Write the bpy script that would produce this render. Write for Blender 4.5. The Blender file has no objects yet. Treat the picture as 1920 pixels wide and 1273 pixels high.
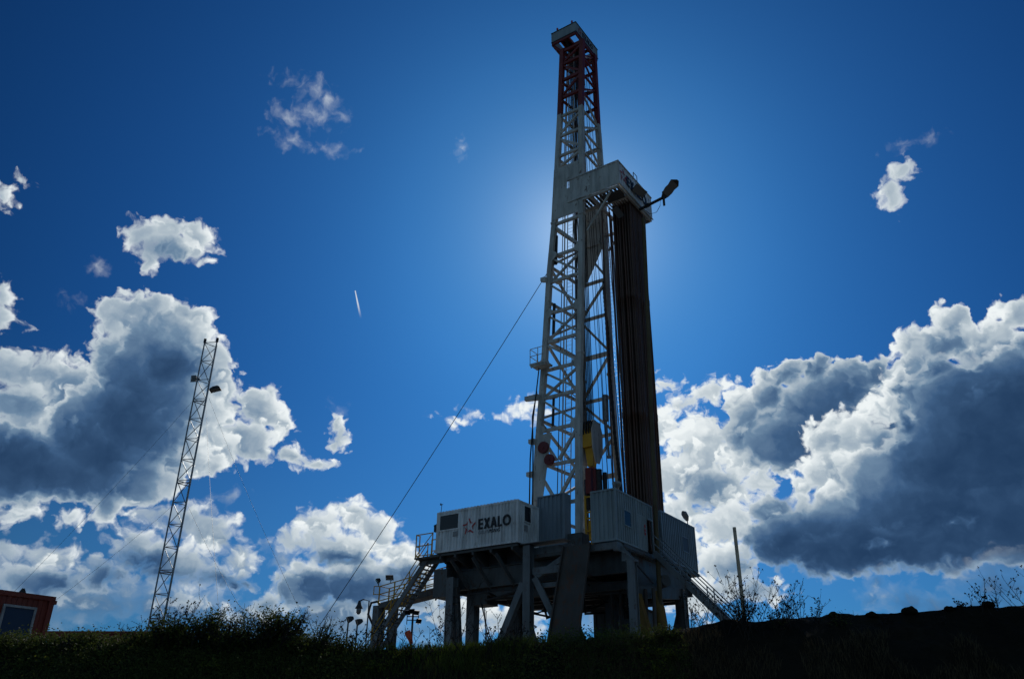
import bpy, bmesh, math, random
from math import radians, sin, cos, pi
from mathutils import Vector, Matrix

scene = bpy.context.scene
COL = scene.collection
R = random.Random(7)

# ------------------------------------------------------------------ camera
EYE = 1.7                                   # eye height over the ditch floor
cam_data = bpy.data.cameras.new("Camera")
cam = bpy.data.objects.new("Camera", cam_data)
COL.objects.link(cam)
cam_data.sensor_width = 36.0
cam_data.lens = 36.0 * 1535.8 / 1920.0
cam_data.clip_start = 0.1
cam_data.clip_end = 6000
cam.location = (0, 0, EYE)
PITCH, ROLL = radians(26.365), radians(-0.786)
cam.matrix_world = (Matrix.Translation((0, 0, EYE)) @ Matrix.Rotation(pi / 2 + PITCH, 4, 'X')
                    @ Matrix.Rotation(-ROLL, 4, 'Z'))
scene.camera = cam

# ------------------------------------------------------------------ light
EXPOSURE = -0.9
SUN_AZ, SUN_EL = radians(5.4), radians(33.6)      # azimuth from +Y towards +X
scene.view_settings.view_transform = 'Standard'
scene.view_settings.look = 'None'
scene.view_settings.exposure = EXPOSURE
scene.view_settings.gamma = 1.0
scene.view_settings.use_curve_mapping = False
scene.cycles.use_adaptive_sampling = True
scene.cycles.adaptive_threshold = 0.025
scene.cycles.adaptive_min_samples = 24
scene.cycles.max_bounces = 5
scene.cycles.transparent_max_bounces = 16
scene.cycles.sample_clamp_indirect = 6

sun_data = bpy.data.lights.new("sun", 'SUN')
sun_data.energy = 3.0
sun_data.angle = radians(0.5)
sun_data.color = (1.0, 0.95, 0.86)
sun = bpy.data.objects.new("sun", sun_data)
COL.objects.link(sun)
SUN_DIR = Vector((sin(SUN_AZ) * cos(SUN_EL), cos(SUN_AZ) * cos(SUN_EL), sin(SUN_EL)))
sun.rotation_euler = SUN_DIR.to_track_quat('Z', 'Y').to_euler()
sun.location = SUN_DIR * 200

# ------------------------------------------------------------------ sky with cumulus clouds
# Each cloud is a heap of soft ellipses in sky degrees: (azimuth * 0.9, elevation, half width, half height)
CONTRAIL = ((-11.20, 29.02), (-10.59, 27.14))
CLOUDS = [
    ('wisps', 0.02, 0.15, 1.7, 1.1, [
        (-17.35, 42.09, 0.87, 0.26), (-15.66, 41.91, 0.88, 0.66), (-14.79, 41.21, 0.56, 0.93), (-15.81, 40.51, 1.58, 0.53), (-17.5, 39.83, 1.31, 0.46), (-17.01, 38.3, 1.22, 0.47),
        (28.55, 35.71, 0.68, 0.22), (-14.23, 38.35, 0.7, 0.21), (-4.18, 39.28, 0.34, 0.42), (-27.28, 27.45, 0.41, 0.39), (-28.46, 24.89, 0.39, 0.32), (-11.54, 21.09, 0.41, 0.43),
    ], [
    ]),
    ('low_back', 0.36, 0.55, 1.3, 1.1, [
        (-17.56, 14.25, 0.97, 0.54), (-16.96, 13.29, 0.6, 0.4), (-14.72, 11.63, 0.61, 0.6), (-13.71, 11.03, 1.23, 1), (-26.63, 8.86, 2.22, 1.33), (-22.06, 8.4, 1.61, 1.23),
        (-24.05, 7.6, 2.83, 1.79), (5.38, 8.9, 4.8, 2.03), (1.51, 8.89, 1.94, 1.7), (-19.16, 7.69, 4.18, 1.71), (-9.92, 7.57, 4.62, 2.3), (-2.98, 7.8, 3.83, 2.01),
        (-26.11, 6.52, 2.93, 1.44), (-14.76, 7.33, 2.65, 1.44), (-6.1, 6.72, 6.25, 0.99),
    ], [
        (-12.37, 7.46, 4.23, 1.3), (-19.06, 7.07, 3.34, 1.24), (-23.92, 7.01, 3.07, 1.48), (-3.29, 7.46, 5.09, 1.67),
    ]),
    ('left_back', 0.34, 0.5, 0.35, 0.8, [
        (-32.73, 31.25, 0.48, 0.3), (-33.64, 29.9, 0.98, 0.83), (-31.81, 24.07, 0.71, 1.28), (-31.6, 22.82, 1.13, 0.73), (-27.74, 21.47, 0.53, 0.57), (-29.26, 21.08, 0.49, 0.53),
        (-27.06, 21.52, 0.5, 0.51), (-30.37, 20.2, 1.77, 1.29), (-28.52, 20.5, 1.59, 1.32), (-25.97, 20.93, 0.9, 0.95), (-27.19, 20.48, 0.63, 0.68), (-29.37, 19.5, 0.44, 0.48),
        (-26.85, 19.38, 2.44, 1.91), (-24.78, 19.67, 0.93, 0.98), (-29.32, 18.17, 2.28, 1.7), (-24.82, 19.21, 0.7, 0.73), (-24.84, 19.15, 0.8, 0.84), (-27.38, 18.46, 0.57, 0.61),
        (-27.39, 18.23, 0.83, 0.89), (-28.52, 17.05, 3.07, 1.24), (-25.95, 17.29, 0.48, 0.51), (-26.3, 16.85, 0.53, 0.58),
    ], [
        (-26.81, 19.22, 2.17, 1.59), (-29.32, 18.17, 1.78, 0.92),
    ]),
    ('left_mid', 0.28, 0.6, 0.4, 0.7, [
        (28.16, 34.14, 0.43, 0.51), (27.48, 34.1, 0.87, 0.64), (26.52, 33.11, 0.94, 1.1), (-23.82, 30.61, 1.47, 1.19), (-25.38, 29.88, 1.42, 1.18), (-22.08, 30.48, 1.31, 1.35),
        (-23.62, 29.75, 2.54, 1.07), (-24.66, 28.5, 0.8, 0.79), (-21.32, 29.3, 0.66, 0.41), (-28.12, 12.03, 1.23, 0.78), (-23.69, 12.51, 1.08, 0.82), (-25.52, 12.1, 0.94, 0.62),
    ], [
        (-23.84, 29.24, 1.89, 0.67),
    ]),
    ('left_main', 0.36, 0.92, 0.3, 0.75, [
        (-24.98, 25.96, 0.71, 0.71), (-24.39, 25.46, 0.61, 0.62), (-22.42, 25.78, 0.77, 0.76), (-25.55, 24.73, 1.61, 1.57), (-22.02, 25.69, 0.89, 0.87), (-23.72, 24.95, 1.82, 1.74),
        (-21.44, 25.53, 0.85, 0.83), (-21, 25.2, 1.07, 1.05), (-20.7, 24.76, 0.94, 0.92), (-24.06, 23.67, 1.79, 1.82), (-22.09, 24, 1.85, 2.03), (-22.6, 23.98, 0.76, 0.76),
        (-21.25, 23.6, 1.8, 1.79), (-25.63, 22.37, 1.14, 1.96), (-24.66, 22.46, 0.61, 0.63), (-24.65, 22.41, 0.63, 0.65), (-20.03, 22.45, 1.82, 2.06), (-22.73, 20.9, 3.56, 3.67),
        (-19.77, 21.59, 1.69, 1.69), (-19.7, 21.17, 1.96, 1.96), (-21.04, 21.02, 1.25, 1.26), (-20.86, 21.08, 1.1, 1.11), (-18.84, 21.31, 1.03, 1.03), (-19.37, 21.06, 1.14, 1.14),
        (-18.47, 20.93, 1.2, 1.73), (-19.04, 21.09, 0.8, 0.8), (-15.95, 21.43, 0.64, 0.63), (-17.45, 20.75, 0.65, 0.64), (-16.22, 20.19, 1.49, 1.54), (-17.54, 20.18, 0.49, 0.49),
        (-20.19, 18.91, 2.88, 2.71), (-11.49, 20.01, 0.41, 0.93), (-24.64, 17.14, 3.6, 3.54), (-15.17, 19.49, 0.64, 0.63), (-14.75, 19.12, 0.85, 1.2), (-30.44, 16.17, 0.98, 1.1),
        (-30.53, 16.15, 0.79, 0.89), (-11.06, 19.14, 0.61, 1.08), (-29.79, 16.25, 0.88, 0.98), (-27.1, 16.77, 0.85, 0.92), (-26.95, 16.79, 0.9, 0.97), (-19.32, 18.07, 0.6, 0.61),
        (-15.03, 18.52, 0.62, 0.61), (-16.56, 18.02, 1.96, 1.45), (-25.25, 16.7, 0.9, 0.96), (-21.55, 17.02, 1.57, 1.62), (-18.4, 17.39, 1.34, 1.35), (-23.46, 16.7, 0.77, 0.81),
        (-23.57, 16.68, 0.7, 0.74), (-22.71, 16.77, 0.83, 0.86), (-20.43, 16.8, 2.37, 1.74), (-21.67, 16.29, 1.55, 1.61), (-14.04, 17.42, 1.36, 0.7), (-15.36, 17.25, 0.55, 0.55),
        (-27.46, 14.83, 4.62, 2.22), (-29.91, 14.22, 2.89, 2.39), (-12.19, 17.14, 1.38, 0.42), (-18.62, 16.3, 0.78, 0.79), (-23.07, 15.06, 3.36, 2), (-20.4, 15.85, 0.71, 0.73),
        (-22.5, 14.97, 1.5, 1.57), (-22.58, 14.91, 1.53, 1.6), (-23.61, 14.84, 1, 1.05), (-23.45, 14.11, 0.44, 0.46), (-24.05, 14, 0.41, 0.43), (-27.93, 13.05, 0.8, 0.88),
        (-23.55, 13.18, 1.09, 1.14),
    ], [
        (-27.68, 14.63, 6.11, 2.46), (-25.06, 16.4, 4.1, 2.88), (-23.5, 18.7, 3.44, 4.92), (-22.33, 22.02, 2.11, 2.02), (-28.58, 15.1, 5.02, 1.83),
    ]),
    ('low_left', 0.38, 0.85, 0.6, 0.95, [
        (-18.73, 13.51, 0.43, 0.44), (-20.92, 12.86, 1.48, 1.04), (-18.04, 13.22, 0.65, 0.66), (-19.42, 12.7, 1.39, 1.24), (-16.78, 12.8, 0.65, 0.66), (-21.74, 12.14, 0.46, 0.48),
        (-18.29, 12.43, 0.44, 0.44), (-17.82, 12.03, 1.65, 1.45), (-21.91, 11.27, 1.1, 1.08), (-22.83, 11.23, 0.38, 0.44), (-16.69, 11.47, 0.51, 0.52), (-27.88, 9.92, 1.16, 0.82),
        (-25, 10.36, 0.46, 0.49), (-24.91, 10.29, 0.45, 0.49), (-21.16, 10.71, 0.43, 0.44), (-24.58, 10.17, 0.47, 0.55), (-25.8, 9.72, 1.42, 1.02), (-15.34, 10.91, 0.46, 0.46),
        (-19.59, 10.21, 3.69, 1.47), (-16.09, 10.52, 1.01, 1.44), (-23.47, 9.91, 0.37, 0.4), (-16.49, 10.41, 0.67, 0.67), (-26.07, 9.39, 0.53, 0.57), (-22.19, 9.58, 0.37, 0.38),
        (-23.28, 9.06, 1.58, 1.04), (-17.01, 9.7, 0.59, 0.59), (-24.46, 8.88, 0.59, 0.62), (-16.84, 9.47, 1.76, 0.84), (-26.5, 8.27, 2.71, 1.32), (-18.93, 8.02, 1.69, 0.63),
        (-16.51, 7.23, 0.75, 0.69),
    ], [
        (-24.68, 8.15, 2.81, 1.08), (-21.34, 8.93, 3.82, 1.12), (-16.77, 8.99, 2.33, 0.97), (-21.54, 10.03, 1.92, 0.82),
    ]),
    ('low_mid', 0.27, 0.78, 0.5, 0.85, [
        (-9.72, 14.73, 0.48, 0.46), (-8.91, 14.32, 0.6, 0.59), (-11.02, 13.97, 0.62, 0.61), (-9.86, 13.71, 1.43, 1.25), (-9.27, 13.66, 0.63, 0.61), (-10.4, 13.51, 0.58, 0.57),
        (-7.47, 13.5, 0.71, 0.69), (-11.74, 13.06, 1.78, 1.24), (-8.47, 12.74, 1.63, 1.39), (-12.91, 12.11, 1.5, 0.95), (-10.32, 11.77, 2.87, 1.37), (-8, 11.6, 0.68, 0.65),
        (-5.59, 11.69, 0.64, 0.61), (-7.06, 11.42, 1.49, 1.17), (-8.25, 11.29, 0.62, 0.6), (-7.37, 11.1, 0.94, 0.91), (-5.04, 11.13, 0.46, 0.44), (-5.91, 11.08, 0.54, 0.52),
        (-5.92, 11.06, 0.58, 0.56), (-12.66, 10.67, 0.65, 0.64), (-6.04, 10.77, 1.3, 1.24), (-4.83, 10.72, 0.75, 0.72), (-6.44, 10.6, 0.79, 0.76), (-4.46, 10.48, 0.74, 0.71),
        (-9.77, 10.02, 0.64, 0.62), (-8.85, 9.63, 3.48, 2.02), (-11.67, 9.48, 2.47, 1.66), (-13.84, 9.67, 0.49, 0.48), (-6, 9.95, 0.77, 0.74), (-12.45, 9.51, 0.48, 0.47),
        (-5.31, 9.43, 1.61, 1.7), (-5.97, 9.61, 0.9, 0.86), (-13.15, 8.9, 1.09, 1.31), (-1.73, 8.84, 1.29, 1.02), (-3.65, 8.8, 0.63, 0.6), (-14.25, 8.01, 1.19, 1.03),
        (0.54, 8.62, 0.69, 0.66), (-4.15, 8.54, 0.55, 0.52), (-1.07, 8.3, 0.49, 0.47), (-2.98, 7.8, 1.92, 1.34), (0.23, 7.53, 2.24, 1.34),
    ], [
        (-10.05, 8.9, 5.29, 2), (-11.38, 9.66, 3.1, 1), (-10.26, 11.08, 2.22, 0.61), (-6.32, 10.07, 1.93, 1.02),
    ]),
    ('mid_small', 0.05, 0.25, 0.5, 1.1, [
        (0.96, 21.76, 1.3, 0.89), (1.68, 21.21, 0.93, 0.81), (-2.8, 21.12, 0.5, 0.3), (-0.11, 21.08, 0.86, 0.37), (-3.5, 20.73, 1.21, 0.33), (-4.19, 20.33, 0.42, 0.29),
    ], [
    ]),
    ('right_white', 0.2, 0.5, 0.45, 1.6, [
        (10.5, 23.13, 0.98, 0.66), (13.21, 22.19, 1.7, 1.01), (14.86, 21.68, 1, 0.93), (11.43, 21.61, 1.38, 0.8), (10.64, 21.19, 0.53, 0.5), (9.85, 21.17, 0.74, 0.71),
        (12.27, 20.25, 1, 0.97), (12.94, 20.11, 0.97, 0.94), (10.27, 20.05, 1.58, 1.45), (10.88, 19.78, 0.89, 0.86), (15.65, 18.85, 0.83, 0.82), (14.65, 18.9, 0.63, 0.62),
        (12.19, 18.48, 2.33, 2.14), (10.56, 18.24, 0.88, 0.85), (15.07, 17.56, 1.93, 1.68), (11.86, 17.94, 0.8, 0.78), (10.33, 18.02, 0.78, 0.76), (16.58, 17.55, 0.61, 0.61),
        (13.37, 17.02, 0.75, 0.74), (10.71, 16.78, 2.33, 1.78), (15.9, 16.44, 1.14, 1.73), (15.04, 16.89, 0.48, 0.47), (11.44, 16.39, 0.62, 0.61), (13.24, 15.58, 2.58, 1.74),
        (11.79, 15.29, 0.7, 0.69), (13.7, 14.89, 0.72, 0.71), (13.32, 14.87, 0.68, 0.67), (10.86, 14.3, 1.79, 1.54), (9.43, 14.6, 0.71, 0.69), (13.68, 13.47, 2.52, 1.71),
        (11.05, 12.98, 0.73, 0.71), (9.26, 12.38, 0.68, 0.66), (10.68, 11.88, 1.91, 1.37), (14.26, 11.59, 0.85, 0.84), (9.1, 11.61, 0.88, 0.86), (10.11, 11.21, 0.67, 0.65),
        (12.8, 10.79, 2.17, 1.68), (11, 10.84, 0.66, 0.64), (10.84, 10.82, 0.66, 0.64), (8.97, 10.22, 1.91, 1.7), (13.36, 9.69, 0.56, 0.55), (10.75, 9.72, 0.48, 0.47),
        (10.79, 9.17, 1.25, 2), (9.79, 9.45, 0.55, 0.54), (12.03, 9.14, 1.85, 1.32), (14.77, 9.05, 1.8, 0.98),
    ], [
        (14.24, 9.73, 1.82, 1.98), (12.63, 15.97, 1.95, 1.4),
    ]),
    ('right_back', 0.36, 0.62, 0.22, 0.5, [
        (30.87, 25.02, 0.58, 0.62), (30.86, 25, 0.53, 0.57), (31.51, 24.19, 1.19, 1.23), (27.61, 25.34, 0.6, 0.62), (27.36, 25.03, 0.62, 0.64), (28.32, 24.51, 1.28, 1.28),
        (30.81, 23.13, 0.75, 0.82), (26.37, 24.14, 0.46, 0.47), (29.4, 22.92, 2.14, 1.58), (27.21, 23.42, 1.29, 1.29), (27.66, 23.5, 0.6, 0.63), (26.14, 23.69, 0.46, 0.47),
        (25.92, 23.59, 0.88, 0.91), (25.6, 23.51, 0.9, 0.92), (27.59, 23.07, 0.62, 0.65), (25.16, 23.24, 0.75, 0.77), (30.16, 21.42, 2.33, 2.18), (26.02, 21.97, 1.7, 1.96),
        (28.18, 21.7, 0.74, 0.79), (25.21, 22.1, 0.9, 0.93), (25.06, 22.13, 0.83, 0.86), (24.64, 22.1, 0.9, 0.93), (28.17, 21.39, 0.76, 0.81), (24.67, 21.3, 0.85, 0.88),
        (24.85, 20.49, 1.72, 1.97), (28.89, 20.04, 0.77, 0.84), (23.41, 20.1, 0.83, 0.86), (23.13, 20.13, 0.63, 0.65), (24.03, 19.27, 1.44, 1.65), (22.84, 19.47, 0.73, 0.75),
    ], [
        (29.38, 21.6, 3.43, 1.26), (27.76, 23.3, 1.11, 0.96),
    ]),
    ('right_mid', 0.58, 0.72, 0.2, 0.5, [
        (19.99, 22.94, 1.27, 1.04), (21.83, 22.45, 1.35, 1.09), (23.34, 22.13, 1.31, 1.14), (18.35, 22.89, 1.1, 1.05), (21.6, 22.19, 1.2, 1.2), (22.05, 22, 1.24, 1.26),
        (22.24, 22.13, 0.54, 0.55), (22.24, 21.89, 1.23, 1.24), (16.92, 22.63, 0.74, 0.72), (22.34, 21.77, 0.53, 0.53), (17.64, 22.33, 0.72, 0.71), (22.68, 20.94, 0.98, 1.01),
        (16.84, 21.47, 1.43, 1.41), (22.14, 20.64, 0.73, 0.74), (20.52, 20.13, 3.68, 2.72), (14.87, 21.36, 0.59, 0.58), (14.34, 21.08, 0.51, 0.49), (15.88, 20.63, 0.68, 0.66),
        (14.89, 20.7, 0.68, 0.66), (15.38, 20.37, 1.64, 1.27), (18.02, 20.07, 1.08, 1.07), (17.41, 20.1, 0.81, 0.8), (16.91, 20.07, 1.05, 1.03), (22.75, 18.79, 1.76, 2.66),
        (17.7, 19.31, 1.44, 1.43), (15.26, 19.32, 1.63, 1.76), (21.25, 18.48, 0.74, 0.76), (15, 19.07, 0.83, 0.82), (17.74, 18.37, 3.45, 2.07), (21.57, 17.19, 0.69, 0.71),
    ], [
        (20.88, 20.43, 4.28, 3.06), (18.36, 18.3, 3.42, 2.06),
    ]),
    ('right_front_white', 0.27, 0.7, 0.28, 0.7, [
        (24.74, 22.14, 0.5, 0.52), (24.21, 21.97, 0.41, 0.42), (24.68, 21.2, 1.04, 1.12), (23.45, 20.96, 0.42, 0.43), (23.29, 20.93, 0.47, 0.48), (23.57, 20.03, 1.17, 1.13),
        (22.33, 19.87, 0.71, 0.74), (22.56, 19.36, 0.67, 0.69), (20.72, 19.41, 0.91, 0.88), (19.08, 19.04, 0.59, 0.59), (20.15, 18.64, 0.74, 0.75), (21.7, 17.91, 2.07, 2),
        (18.84, 18.65, 0.51, 0.51), (19.75, 18.15, 1.22, 1.56), (19.98, 18.15, 0.92, 0.94), (22.13, 17.13, 0.91, 0.94), (20.03, 17.41, 0.71, 0.73), (22.92, 16.74, 0.87, 0.91),
        (18.2, 16.59, 0.61, 0.61), (19.6, 16.1, 1.8, 1.68), (21.61, 15.55, 2.32, 1.98), (17.99, 15.57, 1.1, 1.08), (18.3, 15.39, 0.73, 0.74), (19.78, 15.01, 0.9, 0.92),
        (19.88, 14.8, 0.9, 0.92),
    ], [
        (21.61, 15.55, 1.74, 1.32), (23.56, 16.65, 1.42, 2.61),
    ]),
    ('right_dark', 0.66, 1, 0.35, 0.34, [
        (31.4, 21.89, 0.94, 1.04), (26.87, 21.8, 1.28, 1.1), (28.78, 21.4, 0.8, 0.82), (28.31, 21.22, 0.85, 0.91), (25.79, 21.77, 0.45, 0.47), (30.39, 20.06, 2.8, 2.47),
        (24.93, 21.48, 0.69, 0.71), (26.02, 21.27, 0.43, 0.46), (28.02, 20.53, 0.81, 0.87), (25.42, 20.39, 1.3, 1.5), (24.4, 20.82, 0.56, 0.58), (27.76, 19.29, 3.21, 2.85),
        (24.63, 19.81, 0.39, 0.41), (28.57, 18.77, 1.11, 1.2), (23.94, 19.79, 0.39, 0.41), (24.25, 18.9, 1.03, 1.18), (30.23, 15.94, 3.43, 4.83), (26.78, 15.86, 3.97, 4.08),
        (23.44, 14.35, 3.61, 3.53), (16.25, 14, 1.54, 1.36), (29.11, 12.07, 3.64, 2.67), (19.42, 12.75, 3.8, 2.3), (16.65, 12.28, 2.72, 2), (24.82, 11.31, 4.74, 1.85),
        (19.76, 11.08, 4.01, 1.61),
    ], [
        (28.47, 16.24, 5.89, 5.55), (20.38, 11.36, 7.37, 2.41), (26.1, 12.44, 6.75, 3.39), (30.1, 18.83, 2.78, 2.46),
    ]),
    ('right_low', 0.62, 0.7, 1.5, 0.9, [
        (27.88, 9.79, 1.46, 1.18), (26.96, 8.97, 2.22, 1.47), (21.2, 9.38, 0.94, 0.94), (25.1, 8.57, 0.61, 0.48), (20.78, 8.46, 1.1, 0.93), (22.63, 8.05, 2.13, 1.22),
        (24.66, 7.63, 4.09, 1.19),
    ], [
        (22.63, 8.05, 1.6, 1.22), (26.78, 8.09, 2.46, 1.17),
    ]),
]

class Nodes:
    """Small helper that wires shader nodes."""
    def __init__(self, tree):
        self.t = tree
    def new(self, kind, **kw):
        n = self.t.nodes.new(kind)
        for k, v in kw.items():
            setattr(n, k, v)
        return n
    def put(self, sock, v):
        if v is None:
            return
        if isinstance(v, bpy.types.NodeSocket):
            self.t.links.new(v, sock)
        else:
            sock.default_value = v
    def math(self, op, a, b=None, c=None, clamp=False):
        n = self.new('ShaderNodeMath', operation=op, use_clamp=clamp)
        for s, v in zip(n.inputs, (a, b, c)):
            self.put(s, v)
        return n.outputs[0]
    def vmath(self, op, a, b=None, c=None, scale=None):
        n = self.new('ShaderNodeVectorMath', operation=op)
        for s, v in zip(n.inputs, (a, b, c)):
            self.put(s, v)
        if scale is not None:
            self.put(n.inputs['Scale'], scale)
        return n.outputs['Value'] if op in ('LENGTH', 'DOT_PRODUCT', 'DISTANCE') else n.outputs[0]
    def noise(self, vec, scale, detail=4.0, rough=0.55, dist=0.0, dim='3D', color=False):
        n = self.new('ShaderNodeTexNoise', noise_dimensions=dim)
        self.put(n.inputs['Vector'], vec)
        n.inputs['Scale'].default_value = scale
        n.inputs['Detail'].default_value = detail
        n.inputs['Roughness'].default_value = rough
        n.inputs['Distortion'].default_value = dist
        return n.outputs['Color'] if color else n.outputs[0]
    def voronoi(self, vec, scale, smooth=0.3, detail=0.0, rough=0.5):
        n = self.new('ShaderNodeTexVoronoi', feature='SMOOTH_F1', voronoi_dimensions='2D', normalize=False)
        self.put(n.inputs['Vector'], vec)
        n.inputs['Scale'].default_value = scale
        n.inputs['Detail'].default_value = detail
        n.inputs['Roughness'].default_value = rough
        n.inputs['Smoothness'].default_value = smooth
        return n.outputs['Distance']
    def maprange(self, v, a, b, c=0.0, d=1.0, mode='SMOOTHSTEP'):
        n = self.new('ShaderNodeMapRange', interpolation_type=mode, clamp=(mode == 'LINEAR'))
        self.put(n.inputs[0], v)
        for i, x in enumerate((a, b, c, d)):
            self.put(n.inputs[1 + i], x)
        return n.outputs[0]
    def ramp(self, v, stops, interp='LINEAR'):
        n = self.new('ShaderNodeValToRGB')
        r = n.color_ramp
        r.interpolation = interp
        while len(r.elements) < len(stops):
            r.elements.new(0.5)
        for e, (p, c) in zip(r.elements, stops):
            e.position = p
            e.color = (*c, 1) if len(c) == 3 else c
        self.put(n.inputs[0], v)
        return n.outputs[0]
    def mix(self, f, a, b, blend='MIX'):
        n = self.new('ShaderNodeMix', data_type='RGBA', blend_type=blend)
        self.put(n.inputs[0], f)
        for s, v in ((n.inputs[6], a), (n.inputs[7], b)):
            if isinstance(v, tuple) and len(v) == 3:
                v = (*v, 1)
            self.put(s, v)
        return n.outputs[2]


def build_sky():
    world = bpy.data.worlds.new("World")
    world.use_nodes = True
    t = world.node_tree
    t.nodes.clear()
    N = Nodes(t)
    tc = N.new('ShaderNodeTexCoord')
    d = N.vmath('NORMALIZE', tc.outputs['Generated'])
    sep = N.new('ShaderNodeSeparateXYZ')
    N.put(sep.inputs[0], d)
    az = N.math('MULTIPLY', N.math('ARCTAN2', sep.outputs[0], sep.outputs[1]), 180 / pi * 0.9)
    el = N.math('MULTIPLY', N.math('ARCSINE', sep.outputs[2]), 180 / pi)
    comb = N.new('ShaderNodeCombineXYZ')
    N.put(comb.inputs[0], az)
    N.put(comb.inputs[1], el)
    p = comb.outputs[0]

    # clear sky
    sky = N.new('ShaderNodeTexSky', sky_type='NISHITA')
    sky.sun_disc = False
    sky.sun_elevation = SUN_EL
    sky.sun_rotation = SUN_AZ
    sky.altitude = 200
    sky.air_density = 1.0
    sky.dust_density = 0.35
    sky.ozone_density = 3.0
    base = N.vmath('MULTIPLY', sky.outputs[0], SKY_TINT)
    # aureole of scattered light round the sun
    cosang = N.vmath('DOT_PRODUCT', d, tuple(SUN_DIR))
    ang = N.math('MULTIPLY', N.math('ARCCOSINE', N.math('MINIMUM', cosang, 0.99999)), 180 / pi)
    # the blue deepens away from the sun
    fall = N.maprange(ang, 12.0, 42.0, 1.0, 0.46, 'LINEAR')
    base = N.vmath('SCALE', base, scale=fall)
    g1 = N.math('POWER', 2.718, N.math('MULTIPLY', N.math('POWER', N.math('DIVIDE', ang, 3.9), 1.35), -1.0))
    g2 = N.math('POWER', 2.718, N.math('MULTIPLY', N.math('POWER', N.math('DIVIDE', ang, 13.5), 1.6), -1.0))
    glow = N.vmath('ADD', N.vmath('SCALE', (6.0, 5.6, 4.2), scale=g1), N.vmath('SCALE', (0.36, 1.1, 1.35), scale=g2))
    base = N.vmath('ADD', base, glow)
    # paler air towards the horizon
    low = N.maprange(el, 24.0, 4.0)
    base = N.vmath('ADD', base, N.vmath('SCALE', (0.42, 1.05, 1.25), scale=low))
    # unseen broken cloud added behind the viewer, coloured to light the rig's near side
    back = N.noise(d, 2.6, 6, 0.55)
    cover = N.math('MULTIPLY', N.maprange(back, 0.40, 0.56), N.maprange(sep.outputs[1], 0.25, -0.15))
    base = N.mix(cover, base, BACK_FILL_CLOUD)

    # one warped sky position shared by every cloud: big swirls, billows, then fine crumbs
    sun_p = (math.degrees(SUN_AZ) * 0.9, math.degrees(SUN_EL), 0)
    to_sun = N.vmath('NORMALIZE', N.vmath('SUBTRACT', sun_p, p))
    w1 = N.vmath('SUBTRACT', N.noise(p, 0.36, 1.5, 0.5, color=True), (0.5, 0.5, 0.5))
    w2 = N.vmath('SUBTRACT', N.noise(p, 1.25, 5, 0.52, color=True), (0.5, 0.5, 0.5))
    q = N.vmath('MULTIPLY_ADD', w1, (1.5, 1.3, 0), p)
    q = N.vmath('MULTIPLY_ADD', w2, (0.95, 0.85, 0), q)
    bil = N.math('SUBTRACT', 0.50, N.voronoi(q, 0.95, 0.5, 2.0, 0.5))
    fbm = N.math('SUBTRACT', N.noise(q, 1.3, 7, 0.58), 0.5)
    swirl = N.noise(q, 0.28, 3, 0.55)

    def lumps_group(name, blobs):
        """Soft balls laid over one another from the top down; each is bright on the side that faces the sun."""
        g = bpy.data.node_groups.new('cloud_' + name, 'ShaderNodeTree')
        for s, k in (('q', 'NodeSocketVector'), ('sun', 'NodeSocketVector'), ('n', 'NodeSocketFloat')):
            g.interface.new_socket(s, in_out='INPUT', socket_type=k)
        for s in ('f', 'light'):
            g.interface.new_socket(s, in_out='OUTPUT', socket_type='NodeSocketFloat')
        M = Nodes(g)
        gi = M.new('NodeGroupInput')
        q, sun_, n = gi.outputs[0], gi.outputs[1], gi.outputs[2]
        f, L = None, None
        for (a, e, ra, re) in blobs:
            v = M.vmath('MULTIPLY_ADD', q, (1 / ra, 1 / re, 0), (-a / ra, -e / re, 0))
            s = min(ra, re)
            h = M.math('MULTIPLY_ADD', M.vmath('LENGTH', v), -s, s)
            l = M.maprange(M.vmath('DOT_PRODUCT', v, sun_), -0.5, 1.1)
            cov = M.maprange(M.math('ADD', h, n), -0.05, 0.18 + 0.22 * s)
            L = l if L is None else M.math('MULTIPLY_ADD', cov, M.math('SUBTRACT', l, L), L)
            f = h if f is None else M.math('SMOOTH_MAX', f, h, 0.25)
        go = M.new('NodeGroupOutput')
        M.put(go.inputs[0], f)
        M.put(go.inputs[1], L)
        return g

    K = CLOUD_GAIN
    col = base
    for (name, grey, dmax, soft, wisp, blobs, shades) in CLOUDS:
        n = N.new('ShaderNodeGroup')
        n.node_tree = lumps_group(name, blobs)
        edge = N.math('ADD', N.math('MULTIPLY', bil, 0.75), N.math('MULTIPLY_ADD', fbm, 1.35 * wisp, 0.55 if name == 'wisps' else 0.26))
        N.put(n.inputs[0], N.vmath('ADD', q, N.vmath('SCALE', (1.0, 0.0, 0.0), scale=N.math('MULTIPLY', edge, 1e-6))))
        N.put(n.inputs[1], to_sun)
        N.put(n.inputs[2], edge)
        d0 = N.math('ADD', n.outputs[0], edge)
        light = n.outputs[1]
        alpha = N.maprange(d0, 0.0, soft * 1.55, 0.0, 0.85 if name == 'wisps' else 1.0)
        thick = None
        for (a, e, ra, re) in shades:
            v = N.vmath('MULTIPLY_ADD', q, (1 / ra, 1 / re, 0), (-a / ra, -e / re, 0))
            h = N.maprange(N.vmath('LENGTH', v), 1.35, 0.1)
            thick = h if thick is None else N.math('MAXIMUM', thick, h)
        level = N.math('MULTIPLY_ADD', thick, dmax - grey, grey) if thick else grey
        # deep inside and away from the sun it darkens, the lit rims and thin edges stay white
        depth = N.maprange(d0, 0.0, 1.1, 0.25, 1.0)
        rimlit = N.math('MULTIPLY', N.math('POWER', light, 1.35), N.math('SUBTRACT', 1.12, N.math('MULTIPLY', level, 0.72)))
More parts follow.
